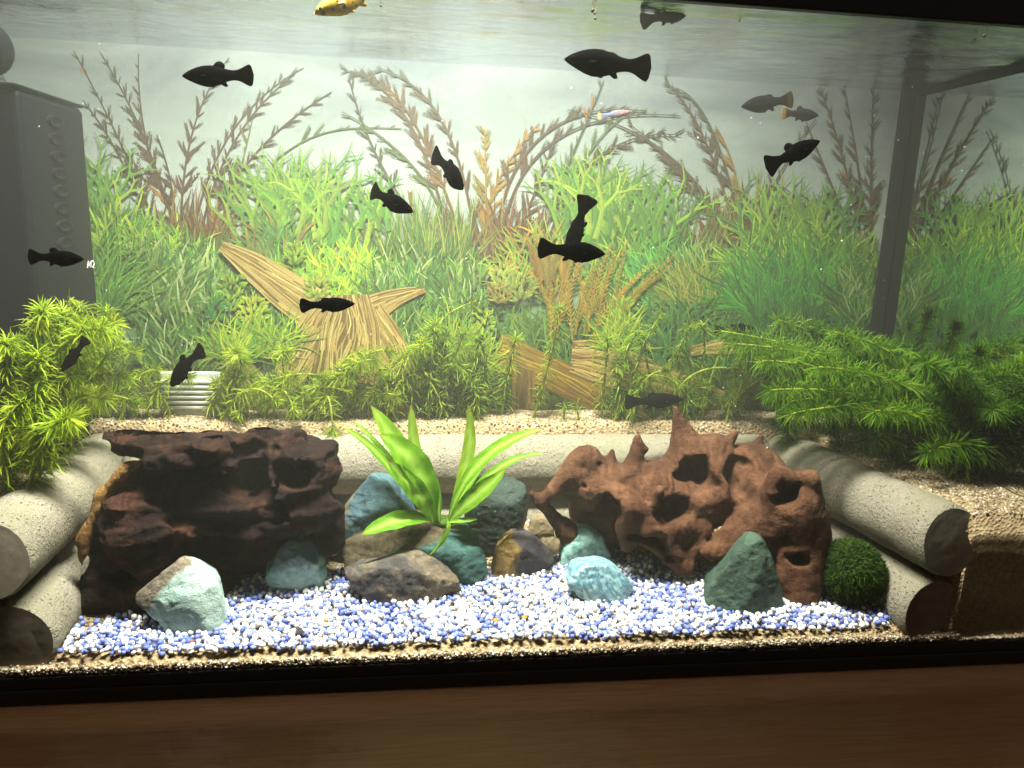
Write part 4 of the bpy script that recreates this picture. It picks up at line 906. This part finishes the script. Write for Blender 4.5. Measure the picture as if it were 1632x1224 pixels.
def waterweed(base, tip, bend, leafl, cols, label, group, gap=.0036, per=8, tipd=True):
    """upright waterweed: jointed pale stem with whorls of narrow leaves, crowded at the tip"""
    base = np.asarray(base); tip = np.asarray(tip); mid = base * .5 + tip * .5 + np.asarray(bend)
    L = np.linalg.norm(tip - base); n = max(8, int(L * 1.15 / .006)); P = bez3([base, mid, tip], n + 1)
    T = np.gradient(P, axis=0); T /= np.linalg.norm(T, axis=1)[:, None]
    root = thing('waterweed', label, 'water plant', base, group)
    V, F, C = [], [], []; K = 6
    ref = np.cross(T, (.3, .9, .2)); ref /= np.linalg.norm(ref, axis=1)[:, None]; oth = np.cross(T, ref)
    for i in range(n + 1):
        r = .0015 * (1 - .4 * i / n) * (1.12 if i % 2 else .95)
        for k in range(K):
            a = 2 * math.pi * k / K; V.append(P[i] + r * (math.cos(a) * ref[i] + math.sin(a) * oth[i])); C.append(np.array(srgb('#bcc850')) * U(.85, 1.1) * (.7 if i % 4 == 0 else 1))
    for i in range(n):
        for k in range(K): F.append((i * K + k, i * K + (k + 1) % K, (i + 1) * K + (k + 1) % K, (i + 1) * K + k))
    mesh_obj('stem', V, F, 'leaf', root, C, True)
    # leaves, vectorised
    nw = max(6, int(L / gap)); tv = np.linspace(.06, .97, nw); tv = np.concatenate([tv, np.linspace(.93, 1, 7)]) if tipd else tv
    rows = []
    for q, e in enumerate(tv):
        x = e * n; i = min(int(x), n - 1); f = x - i; p = P[i] * (1 - f) + P[i + 1] * f; t_ = T[i]; a0 = U(0, 6.28)
        tipk = max(0, (e - .88) / .12)
        for k in range(per):
            if random.random() < .08: continue
            a = a0 + 2 * math.pi * k / per + U(-.25, .25); d = math.cos(a) * ref[i] + math.sin(a) * oth[i]
            up = .35 + .9 * tipk * U(.3, 1.2) + U(-.15, .2); rows.append((p, d, t_, up, leafl * U(.75, 1.15) * (.75 if e < .12 else 1) * (1 - .25 * max(0, tipk - .6)), np.cross(t_, d)))
    m = len(rows); p = np.array([r[0] for r in rows]); d = np.array([r[1] for r in rows]); t_ = np.array([r[2] for r in rows])
    up = np.array([r[3] for r in rows])[:, None]; ll = np.array([r[4] for r in rows])[:, None]; sd = np.array([r[5] for r in rows])
    curl = RNG.uniform(.1, 1.0, (m, 1)); g = np.array([0, 0, -1.0]); tw = RNG.uniform(-.3, .3, (m, 1))
    u0 = d + t_ * up; u0 /= np.linalg.norm(u0, axis=1)[:, None]
    w = ll * RNG.uniform(.026, .042, (m, 1)); VV = []
    for e, wf in ((0, .35), (.35, 1), (.7, .85), (1, .04)):
        c = p + u0 * ll * e + (g * .35 - t_ * .5) * curl * ll * e * e + sd * tw * ll * e * e
        VV += [c - sd * w * wf, c + sd * w * wf]
    V = np.stack(VV, 1).reshape(-1, 3); o8 = 8 * np.arange(m)[:, None]
    V[:, 0] = np.clip(V[:, 0], X0 + .002, X1 - .002); V[:, 1] = np.clip(V[:, 1], .006, YB - .002)
    F = np.concatenate([o8 + [0, 1, 3, 2], o8 + [2, 3, 5, 4], o8 + [4, 5, 7, 6]])
    cc = pal(m, cols, .22); cc = np.repeat(cc, 8, 0) * np.tile([.85, .85, 1, 1, 1.05, 1.05, 1.15, 1.15], m)[:, None]
    tag(mesh_obj('foliage', V, F, 'leaf', root, np.clip(cc, 0, 1)), kind='stuff')
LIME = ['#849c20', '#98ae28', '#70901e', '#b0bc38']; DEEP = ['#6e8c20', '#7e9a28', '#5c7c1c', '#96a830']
def terr(px, Y):                                      # a root point on the terrace sand under that photo column
    x = at(px, 640, Y)[0]; return np.array([x, Y, float(sand_z(np.array(x), np.array(Y))) - .002])
def weeds(rows, label, group, cols, leafl):
    for bx, Y, tx, ty, TY, bend in rows:
        b = terr(bx, Y); tp = at(tx, ty, TY); waterweed(b, tp, bend, leafl * U(.72, .95), cols, label, group)
weeds([(20, .20, 30, 505, .20, (-.01, 0, .01)), (60, .16, 78, 500, .16, (0, 0, .02)), (100, .24, 128, 490, .24, (0, 0, .02)), (140, .28, 170, 495, .28, (0, 0, .02)),
       (10, .12, 10, 545, .12, (0, 0, .03)), (40, .10, 60, 560, .10, (0, 0, .03)), (90, .18, 190, 545, .19, (-.02, 0, .04)), (60, .26, 40, 470, .26, (0, 0, .02)),
       (20, .14, 120, 600, .13, (-.03, 0, .04)), (70, .22, 150, 575, .22, (-.02, 0, .04)), (130, .29, 215, 560, .29, (-.02, 0, .03)), (0, .09, 40, 640, .09, (-.02, 0, .03)), (30, .22, 100, 530, .21, (0, 0, .02)), (5, .17, 70, 610, .15, (-.02, 0, .03)), (80, .27, 10, 520, .25, (.02, 0, .03))],
      'leafy green waterweed stem in the clump before the black filter', 'waterweed clump before the filter', LIME, .024)
weeds([(190, .28, 250, 590, .28, (-.01, 0, .03)), (230, .29, 300, 600, .28, (-.01, 0, .03)), (270, .29, 230, 640, .28, (.01, 0, .03)), (330, .29, 400, 600, .28, (-.01, 0, .03)), (350, .28, 440, 640, .26, (0, 0, .05)),
       (380, .29, 520, 600, .27, (-.02, 0, .04)), (420, .29, 470, 655, .26, (0, 0, .06)), (460, .28, 555, 625, .27, (-.02, 0, .04)), (480, .29, 610, 600, .27, (-.02, 0, .05)), (500, .29, 530, 690, .25, (.01, 0, .07)),
       (520, .30, 640, 640, .28, (-.02, 0, .05)), (560, .30, 620, 560, .29, (-.02, 0, .05)), (340, .30, 380, 560, .30, (0, 0, .02)), (440, .29, 380, 660, .27, (.01, 0, .05)), (540, .29, 560, 600, .28, (0, 0, .02)), (400, .29, 345, 610, .28, (0, 0, .02)), (590, .29, 640, 690, .28, (0, 0, .02))],
      'arching lime waterweed stem behind the dark driftwood', 'waterweed behind the dark driftwood', LIME, .022)
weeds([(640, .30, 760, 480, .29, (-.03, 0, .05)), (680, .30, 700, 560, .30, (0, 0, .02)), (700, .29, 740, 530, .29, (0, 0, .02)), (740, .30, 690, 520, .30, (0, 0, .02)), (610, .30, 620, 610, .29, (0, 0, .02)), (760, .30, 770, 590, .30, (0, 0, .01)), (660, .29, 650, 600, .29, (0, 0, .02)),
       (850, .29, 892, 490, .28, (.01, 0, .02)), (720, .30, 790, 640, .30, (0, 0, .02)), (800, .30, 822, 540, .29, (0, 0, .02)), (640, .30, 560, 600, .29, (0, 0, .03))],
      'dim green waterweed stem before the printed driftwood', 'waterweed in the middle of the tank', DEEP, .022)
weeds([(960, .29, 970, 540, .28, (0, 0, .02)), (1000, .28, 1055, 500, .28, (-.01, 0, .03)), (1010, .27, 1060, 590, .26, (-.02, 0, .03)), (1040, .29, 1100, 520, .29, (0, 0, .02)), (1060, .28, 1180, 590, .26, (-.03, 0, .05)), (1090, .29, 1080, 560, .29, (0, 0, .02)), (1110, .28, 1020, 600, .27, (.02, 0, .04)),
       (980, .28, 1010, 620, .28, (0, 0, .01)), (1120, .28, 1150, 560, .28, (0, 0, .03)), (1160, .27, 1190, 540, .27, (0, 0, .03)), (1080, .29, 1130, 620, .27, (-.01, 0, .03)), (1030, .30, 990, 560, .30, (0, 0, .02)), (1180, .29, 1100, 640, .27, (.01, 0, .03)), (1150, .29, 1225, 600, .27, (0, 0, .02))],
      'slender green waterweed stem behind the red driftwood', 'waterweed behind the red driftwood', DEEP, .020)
weeds([(1250, .27, 1160, 530, .24, (.03, 0, .03)), (1330, .25, 1200, 545, .21, (.04, 0, .04)), (1420, .20, 1230, 620, .17, (.03, 0, .04)), (1450, .17, 1260, 640, .14, (.03, 0, .05)), (1480, .20, 1310, 575, .17, (.03, 0, .05)),
       (1430, .25, 1290, 520, .22, (.03, 0, .04)), (1520, .20, 1370, 580, .16, (.03, 0, .05)), (1560, .22, 1400, 545, .19, (.03, 0, .04)), (1500, .26, 1340, 545, .24, (.03, 0, .03)), (1560, .15, 1440, 640, .12, (.03, 0, .04)),
       (1590, .20, 1570, 520, .18, (0, 0, .03)), (1620, .16, 1600, 560, .14, (0, 0, .03)), (1540, .27, 1500, 560, .25, (0, 0, .03)), (1600, .25, 1540, 500, .23, (0, 0, .03)), (1580, .12, 1500, 690, .10, (.02, 0, .04)),
       (1460, .14, 1380, 700, .12, (.01, 0, .03)), (1610, .11, 1590, 660, .09, (.01, 0, .03)), (1300, .26, 1250, 570, .24, (.01, 0, .03)), (1380, .22, 1300, 650, .19, (.02, 0, .03)), (1280, .24, 1240, 640, .22, (.01, 0, .02)), (1350, .27, 1400, 560, .26, (0, 0, .03)), (1480, .23, 1460, 600, .2, (0, 0, .03)), (1640, .2, 1640, 520, .18, (0, 0, .03)), (1400, .18, 1420, 660, .15, (0, 0, .04)), (1530, .1, 1540, 720, .09, (.01, 0, .03)),
       (1500, .16, 1480, 660, .14, (0, 0, .03)), (1560, .18, 1540, 620, .16, (0, 0, .03)), (1340, .2, 1330, 680, .18, (0, 0, .03)), (1600, .14, 1630, 610, .12, (0, 0, .03)), (1440, .27, 1480, 520, .26, (0, 0, .02)), (1640, .12, 1620, 700, .10, (0, 0, .03))],
      'long green waterweed stem leaning out over the end logs', 'waterweed thicket at the mirrored end pane', ['#3e6a16', '#4c7a1a', '#345a12', '#64861e'], .026)  # leaf palette darkened to carry the lamp's falloff at this end
weeds([(1600, .16, 1228, 622, .12, (0, 0, .05)), (1640, .20, 1170, 548, .17, (0, 0, .05)), (1640, .14, 1305, 585, .11, (0, 0, .05)), (1620, .22, 1150, 528, .20, (0, 0, .04)), (1640, .12, 1395, 655, .09, (0, 0, .04)),
       (1560, .18, 1215, 575, .15, (0, 0, .05)), (1620, .17, 1330, 530, .15, (0, 0, .05)), (1500, .24, 1240, 510, .22, (0, 0, .04)), (1640, .15, 1260, 660, .10, (0, 0, .06)), (1640, .19, 1420, 590, .14, (0, 0, .05)), (1640, .11, 1480, 720, .075, (0, 0, .04))],
      'long waterweed spray sweeping from the end pane towards the red driftwood', 'sweeping sprays of waterweed', ['#56801a', '#668e1e', '#456e16', '#7c9a28'], .025)
weeds([(0, .15, 165, 520, .13, (-.02, 0, .05)), (0, .2, 200, 600, .2, (-.02, 0, .05)), (20, .1, 110, 665, .08, (-.01, 0, .05)), (0, .12, 60, 690, .08, (0, 0, .05)), (60, .25, 215, 640, .25, (0, 0, .04)), (0, .24, 110, 480, .24, (0, 0, .03))],
      'waterweed spray bending from the filter towards the dark driftwood', 'bending sprays of waterweed', LIME, .024)
rows = []
for k in range(16):
    bx = U(350, 640); rows.append((bx, U(.275, .305), bx + U(-30, 110), U(545, 640), U(.265, .30), (U(-.02, .01), 0, U(.02, .05))))
weeds(rows, 'fine lime waterweed stem before the printed driftwood fork', 'waterweed before the driftwood fork', LIME, .021)
rows = []
for k in range(15):
    bx = random.choice([U(640, 780), U(970, 1180)]); rows.append((bx, U(.28, .31), bx + U(-50, 60), U(480, 610), U(.275, .305), (U(-.02, .02), 0, U(.0, .04))))
weeds(rows, 'fine dim waterweed stem rising behind the concrete cross log', 'waterweed behind the cross log', ['#769426', '#88a430', '#628420', '#9cb03c'], .021)
rows = []
for k in range(12):
    bx = U(-20, 150); rows.append((bx, U(.12, .28), bx + U(0, 100), U(480, 640), U(.12, .26), (U(-.02, .0), 0, U(.02, .05))))
weeds(rows, 'fine lime waterweed stem crowding in front of the black filter', 'fine waterweed before the filter', LIME, .022)
rows = []
for k in range(12):
    bx = U(1480, 1660); rows.append((bx, U(.08, .2), bx + U(-110, 0), U(560, 740), U(.07, .17), (0, 0, U(.02, .05))))
weeds(rows, 'short dark waterweed stem rooted beside the mossy end logs', 'dark waterweed beside the end logs', ['#46701a', '#547e1e', '#385f14', '#688a24'], .022)
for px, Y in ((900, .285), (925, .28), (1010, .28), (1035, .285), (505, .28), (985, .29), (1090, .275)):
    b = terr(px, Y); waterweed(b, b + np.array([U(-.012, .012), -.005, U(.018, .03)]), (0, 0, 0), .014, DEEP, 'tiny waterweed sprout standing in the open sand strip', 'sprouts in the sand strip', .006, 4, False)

# ================================================================== FILTER AND FITTINGS
xf = at(142, 300, .315)[0]; zt = at(100, 158, .24)[2]
ft = thing('internal_filter', 'tall black filter box in the back corner with slotted side', 'filter', (X0 + .05, .25, .15))
box('housing', (X0 + .002, .175, .14), (xf, YB - .004, zt), 'filter_plastic', ft, .006)
for k in range(8):
    y, zc = .245, at(100, 195 + 27.5 * k, .245)[2]
    th = np.linspace(0, 2 * np.pi, 20, endpoint=False); V = []
    for rr, dx in ((1, .0004), (.82, .0034), (.62, .0026), (.25, .0008)):
        V += [(xf + dx - .001, y + .020 * rr * math.cos(a), zc + .0068 * rr * math.sin(a)) for a in th]
    F = [(i * 20 + j, i * 20 + (j + 1) % 20, (i + 1) * 20 + (j + 1) % 20, (i + 1) * 20 + j) for i in range(3) for j in range(20)] + [tuple(60 + j for j in range(20))]
    mesh_obj('intake_slot', V, F, 'filter_plastic', ft, None, True)
box('lid', (X0 + .002, .172, zt + .0005), (xf + .0003, YB - .003, zt + .004), 'filter_plastic', ft, .002)
fc = bpy.data.curves.new('lettering', 'FONT'); fc.body = 'AQ'; fc.size = .0105; fc.extrude = .0002
tmp = bpy.data.objects.new('tmp_text', fc); COL.objects.link(tmp)
dg = bpy.context.evaluated_depsgraph_get(); me = bpy.data.meshes.new_from_object(tmp.evaluated_get(dg)); bpy.data.objects.remove(tmp)
V = np.array([v.co[:] for v in me.vertices]); F = [tuple(p.vertices) for p in me.polygons]
ty = .292; tz = at(138, 427, ty)[2]
mesh_obj('lettering', np.stack([xf + .0006 + V[:, 2], ty + V[:, 0] * 1.3, tz + V[:, 1]], -1), F, 'lettering', ft)
pump = thing('outlet_nozzle', 'rounded black outlet nozzle near the water surface by the filter', 'nozzle', at(-20, 75, .2))
s = SDF(at(-90, 120, .2) - .03, at(30, 20, .2) + .03, .002); s.ell(at(-26, 76, .2), (.020, .03, .023)); s.cone(at(-26, 76, .2), at(-80, 90, .2), .02, .018)
V, F = s.mesh(); mesh_obj('shell', V, F, 'filter_plastic', pump, None, True)
# white ribbed plate glimpsed between the stems
rp = thing('ribbed_plate', 'white ribbed plastic plate lying behind the waterweed stems', 'plate', terr(300, .295))
a = at(262, 690, .30); b_ = at(352, 610, .30)
box('plate', (a[0], .297, .15), (b_[0], .306, b_[2] + .012), 'white_plastic', rp, .001)
for k in range(6):
    z = .172 + k * .006; box('rib', (a[0], .2935, z), (b_[0], .2975, z + .0034), 'white_plastic', rp, .001)

# ================================================================== FISH
def fish(label, nose, tail, cols=('#030303', '#050404', '#140d06'), bend=0.0, tall=1.0, fin=1.0, flip=1, group='black mollies', roll=0.0, name='molly', tailw=1.0, cat='fish'):
    a = at(*nose); b = at(*tail); ax = b - a; L = np.linalg.norm(ax); ax /= L
    up = np.array([0, 0, 1.0]); up = up - ax * (up @ ax); up /= np.linalg.norm(up); sd = np.cross(ax, up)
    up, sd = up * math.cos(roll) + sd * math.sin(roll), sd * math.cos(roll) - up * math.sin(roll); up = up * flip
    xs = np.array([0, .015, .05, .10, .17, .25, .34, .43, .52, .60, .67, .73, .78, .83, .88, .93, .97, 1.0])
    tp = np.array([.0, .014, .034, .058, .085, .108, .122, .122, .105, .084, .068, .060, .058, .070, .090, .112, .122, .098]) * tall
    bt = np.array([.004, .018, .034, .056, .085, .115, .135, .134, .110, .082, .064, .056, .056, .068, .092, .114, .124, .098]) * tall
    tp[2:] = tp[2:] * 1.14 + .004; bt[2:] = bt[2:] * 1.14 + .004; tp[12:] *= tailw * 1.08; bt[12:] *= tailw * 1.08
    wd = np.array([.002, .016, .032, .048, .062, .070, .070, .062, .050, .038, .028, .020, .012, .006, .004, .003, .002, .001])
    def spine(x): return a + ax * L * x + sd * L * bend * max(0, x - .3) ** 2
    NA = 16; V = []; C = []; cb, cm, ct = (np.array(srgb(c)) for c in cols)
    for x, t0, b0, w0 in zip(xs, tp, bt, wd):
        c0 = spine(x)
        for k in range(NA):
            q = 2 * math.pi * k / NA; zz = math.sin(q); z = (t0 if zz > 0 else b0) * zz
            xo = .025 * (1 - abs(zz)) * (x > .95)
            V.append(c0 + L * (up * z + sd * w0 * math.cos(q) + ax * xo)); C.append(cb if x < .5 else (cm if x < .9 else ct) if x < .97 else ct)
    n = len(xs); F = [(i * NA + k, i * NA + (k + 1) % NA, (i + 1) * NA + (k + 1) % NA, (i + 1) * NA + k) for i in range(n - 1) for k in range(NA)]
    F.append(tuple(range(NA))); F.append(tuple((n - 1) * NA + k for k in range(NA)))
    def finm(outl, thick=.004):
        m = len(outl); o = len(V)
        for sg in (-1, 1):
            for (x, z, off) in outl: V.append(spine(x) + L * (up * z + sd * (sg * thick + off))); C.append(cm)
        F.append(tuple(o + i for i in range(m))); F.append(tuple(o + m + i for i in reversed(range(m))))
        for i in range(m): F.append((o + i, o + m + i, o + m + (i + 1) % m, o + (i + 1) % m))
    h = .10 * fin * tall
    finm([(.43, .10 * tall, 0), (.46, .11 * tall + .35 * h, 0), (.50, .105 * tall + .8 * h, 0), (.55, .10 * tall + h, 0), (.60, .085 * tall + h * .92, 0), (.625, .075 * tall + h * .6, 0), (.61, .07 * tall + h * .25, 0), (.57, .075 * tall, 0)])
    finm([(.50, -.10 * tall, 0), (.55, -.13 * tall, 0), (.60, -.16 * tall, 0), (.64, -.15 * tall, 0), (.62, -.10 * tall, 0), (.60, -.06 * tall, 0)])
    finm([(.36, -.12 * tall, .02), (.42, -.17 * tall, .03), (.46, -.165 * tall, .03), (.43, -.12 * tall, .02)])
    for sg in (-1, 1): finm([(.26, -.02, sg * .066), (.34, -.05, sg * .10), (.37, -.035, sg * .105), (.36, -.005, sg * .095), (.30, .005, sg * .072)], .002)
    base = spine(.4) - up * L * .13
    o = thing(name, label, cat, base, group); mesh_obj('body', V, F, 'fish', o, np.array(C), True)
    bm = bmesh.new(); bmesh.ops.create_icosphere(bm, subdivisions=2, radius=L * .017); EV = np.array([v.co[:] for v in bm.verts]); EF = [tuple(v.index for v in f.verts) for f in bm.faces]; bm.free()
    for sg in (-1, 1): mesh_obj('eye', EV + spine(.085) + L * (up * .02 + sd * sg * .036), EF, 'fish', o, np.tile(srgb('#141310'), (len(EV), 1)), True)
    return o
FS = (
 ('black molly swimming level just under the water line before the tall fern fan', (290, 121, .024), (402, 120, .024), {}),
 ('large black molly crossing the bright water line', (899, 94, .024), (1035, 108, .024), dict(tall=1.0, fin=.25)),
 ('black molly half hidden by the hood rail', (1105, 14, .05), (1022, 34, .05), dict(flip=1)),
 ('grey looking black molly facing away from the corner seam', (1181, 170, .13), (1263, 158, .13), dict(fin=.5, cols=('#0c0a10', '#100d10', '#3a2a1a'))),
 ('small black molly with a straw coloured tail', (1305, 184, .15), (1247, 180, .15), dict(cols=('#14101a', '#181216', '#6a5028'), tall=1.05)),
 ('black molly with a broad tail rising beside the corner seam', (1307, 224, .024), (1222, 266, .024), dict(tailw=1.25, fin=1.1)),
 ('black molly heading down beside the printed tall grass', (659, 338, .03), (584, 302, .05), dict(bend=.4, fin=1.0, tailw=1.1)),
 ('black molly turning nose down with its tail swept up', (738, 302, .03), (699, 246, .07), dict(bend=-.2, tall=1.1, fin=.6)),
 ('black molly seen from behind with its tail up', (903, 412, .045), (936, 314, .045), dict(bend=.1, tall=.85, fin=.3, tailw=1.35)),
 ('black molly crossing in front of the yellow printed feather leaves', (965, 405, .024), (859, 395, .024), dict(fin=.2)),
 ('black molly in front of the black filter box', (134, 413, .024), (46, 409, .024), {}),
 ('black molly in front of the printed driftwood fork', (566, 484, .024), (479, 487, .024), dict(fin=.5, tall=.9)),
 ('small black molly diving through the waterweed before the filter', (98, 592, .10), (138, 540, .10), dict(tall=.85, fin=.8)),
 ('black molly nosing down between the waterweed clumps', (272, 616, .07), (312, 556, .11), dict(tall=1.2, fin=1.1, bend=.3)),
 ('dim black molly poking its head into the leaning waterweed', (1203, 523, .22), (1140, 527, .22), dict(fin=.6, tall=.85)),
 ('black molly hovering over the horn of the red driftwood', (1089, 636, .20), (997, 641, .20), dict(tall=.85, fin=.7, cols=('#060807', '#0a0c0a', '#101410'))),
 ('tiny dark fish deep inside the waterweed thicket', (1420, 605, .20), (1436, 575, .22), dict(tall=1.1)),
)
for lb, a, b, kw in FS: fish(lb, a, b, **kw)
fish('small pale guppy with pink and blue tints among the printed ferns', (1007, 178, .27), (953, 186, .27), ('#7a5a5c', '#5a6078', '#8a7c4a'), tall=.7, fin=.4, group=None, name='guppy')
o = fish('yellow fish with black spots touching the water surface', (500, 22, .04), (620, -30, .06), ('#c8a01c', '#b8901c', '#8a701c'), tall=.9, fin=.3, group=None, name='spotted_fish')
t = NT('spotted'); vo = t.n('ShaderNodeTexVoronoi'); vo.inputs['Scale'].default_value = 170; t.l(t.coord(), vo.inputs['Vector'])
t.bsdf(t.mix(t.ramp(vo.outputs['Distance'], [(.28, (1, 1, 1)), (.36, (0, 0, 0))]), srgb('#b8921c'), (.01, .008, .004)), .5, .3); M['spotted'] = t.m
o.children[0].data.materials[0] = t.m

# specks drifting in the water and flakes under the surface
n = 150; S = np.stack([RNG.uniform(-.3, .57, n), RNG.uniform(.01, .25, n), RNG.uniform(.2, .55, n)], -1)
tag(pebbles('drifting_specks', S, RNG.uniform(.0003, .0009, n), pal(n, ['#d8d8cc', '#b8b4a0', '#e8e8e0', '#6a6a58']), 'speck'), 'fine pale specks drifting in the tank water', 'specks', kind='stuff')
n = 14; S = np.stack([RNG.uniform(-.1, .5, n), RNG.uniform(.02, .09, n), np.full(n, ZW - .002)], -1)
tag(pebbles('floating_flakes', S, RNG.uniform(.0005, .0018, n), pal(n, ['#4a3c20', '#3a2c18', '#5a4c30']), 'speck'), 'brown food flakes floating under the water surface', 'flakes', kind='stuff')
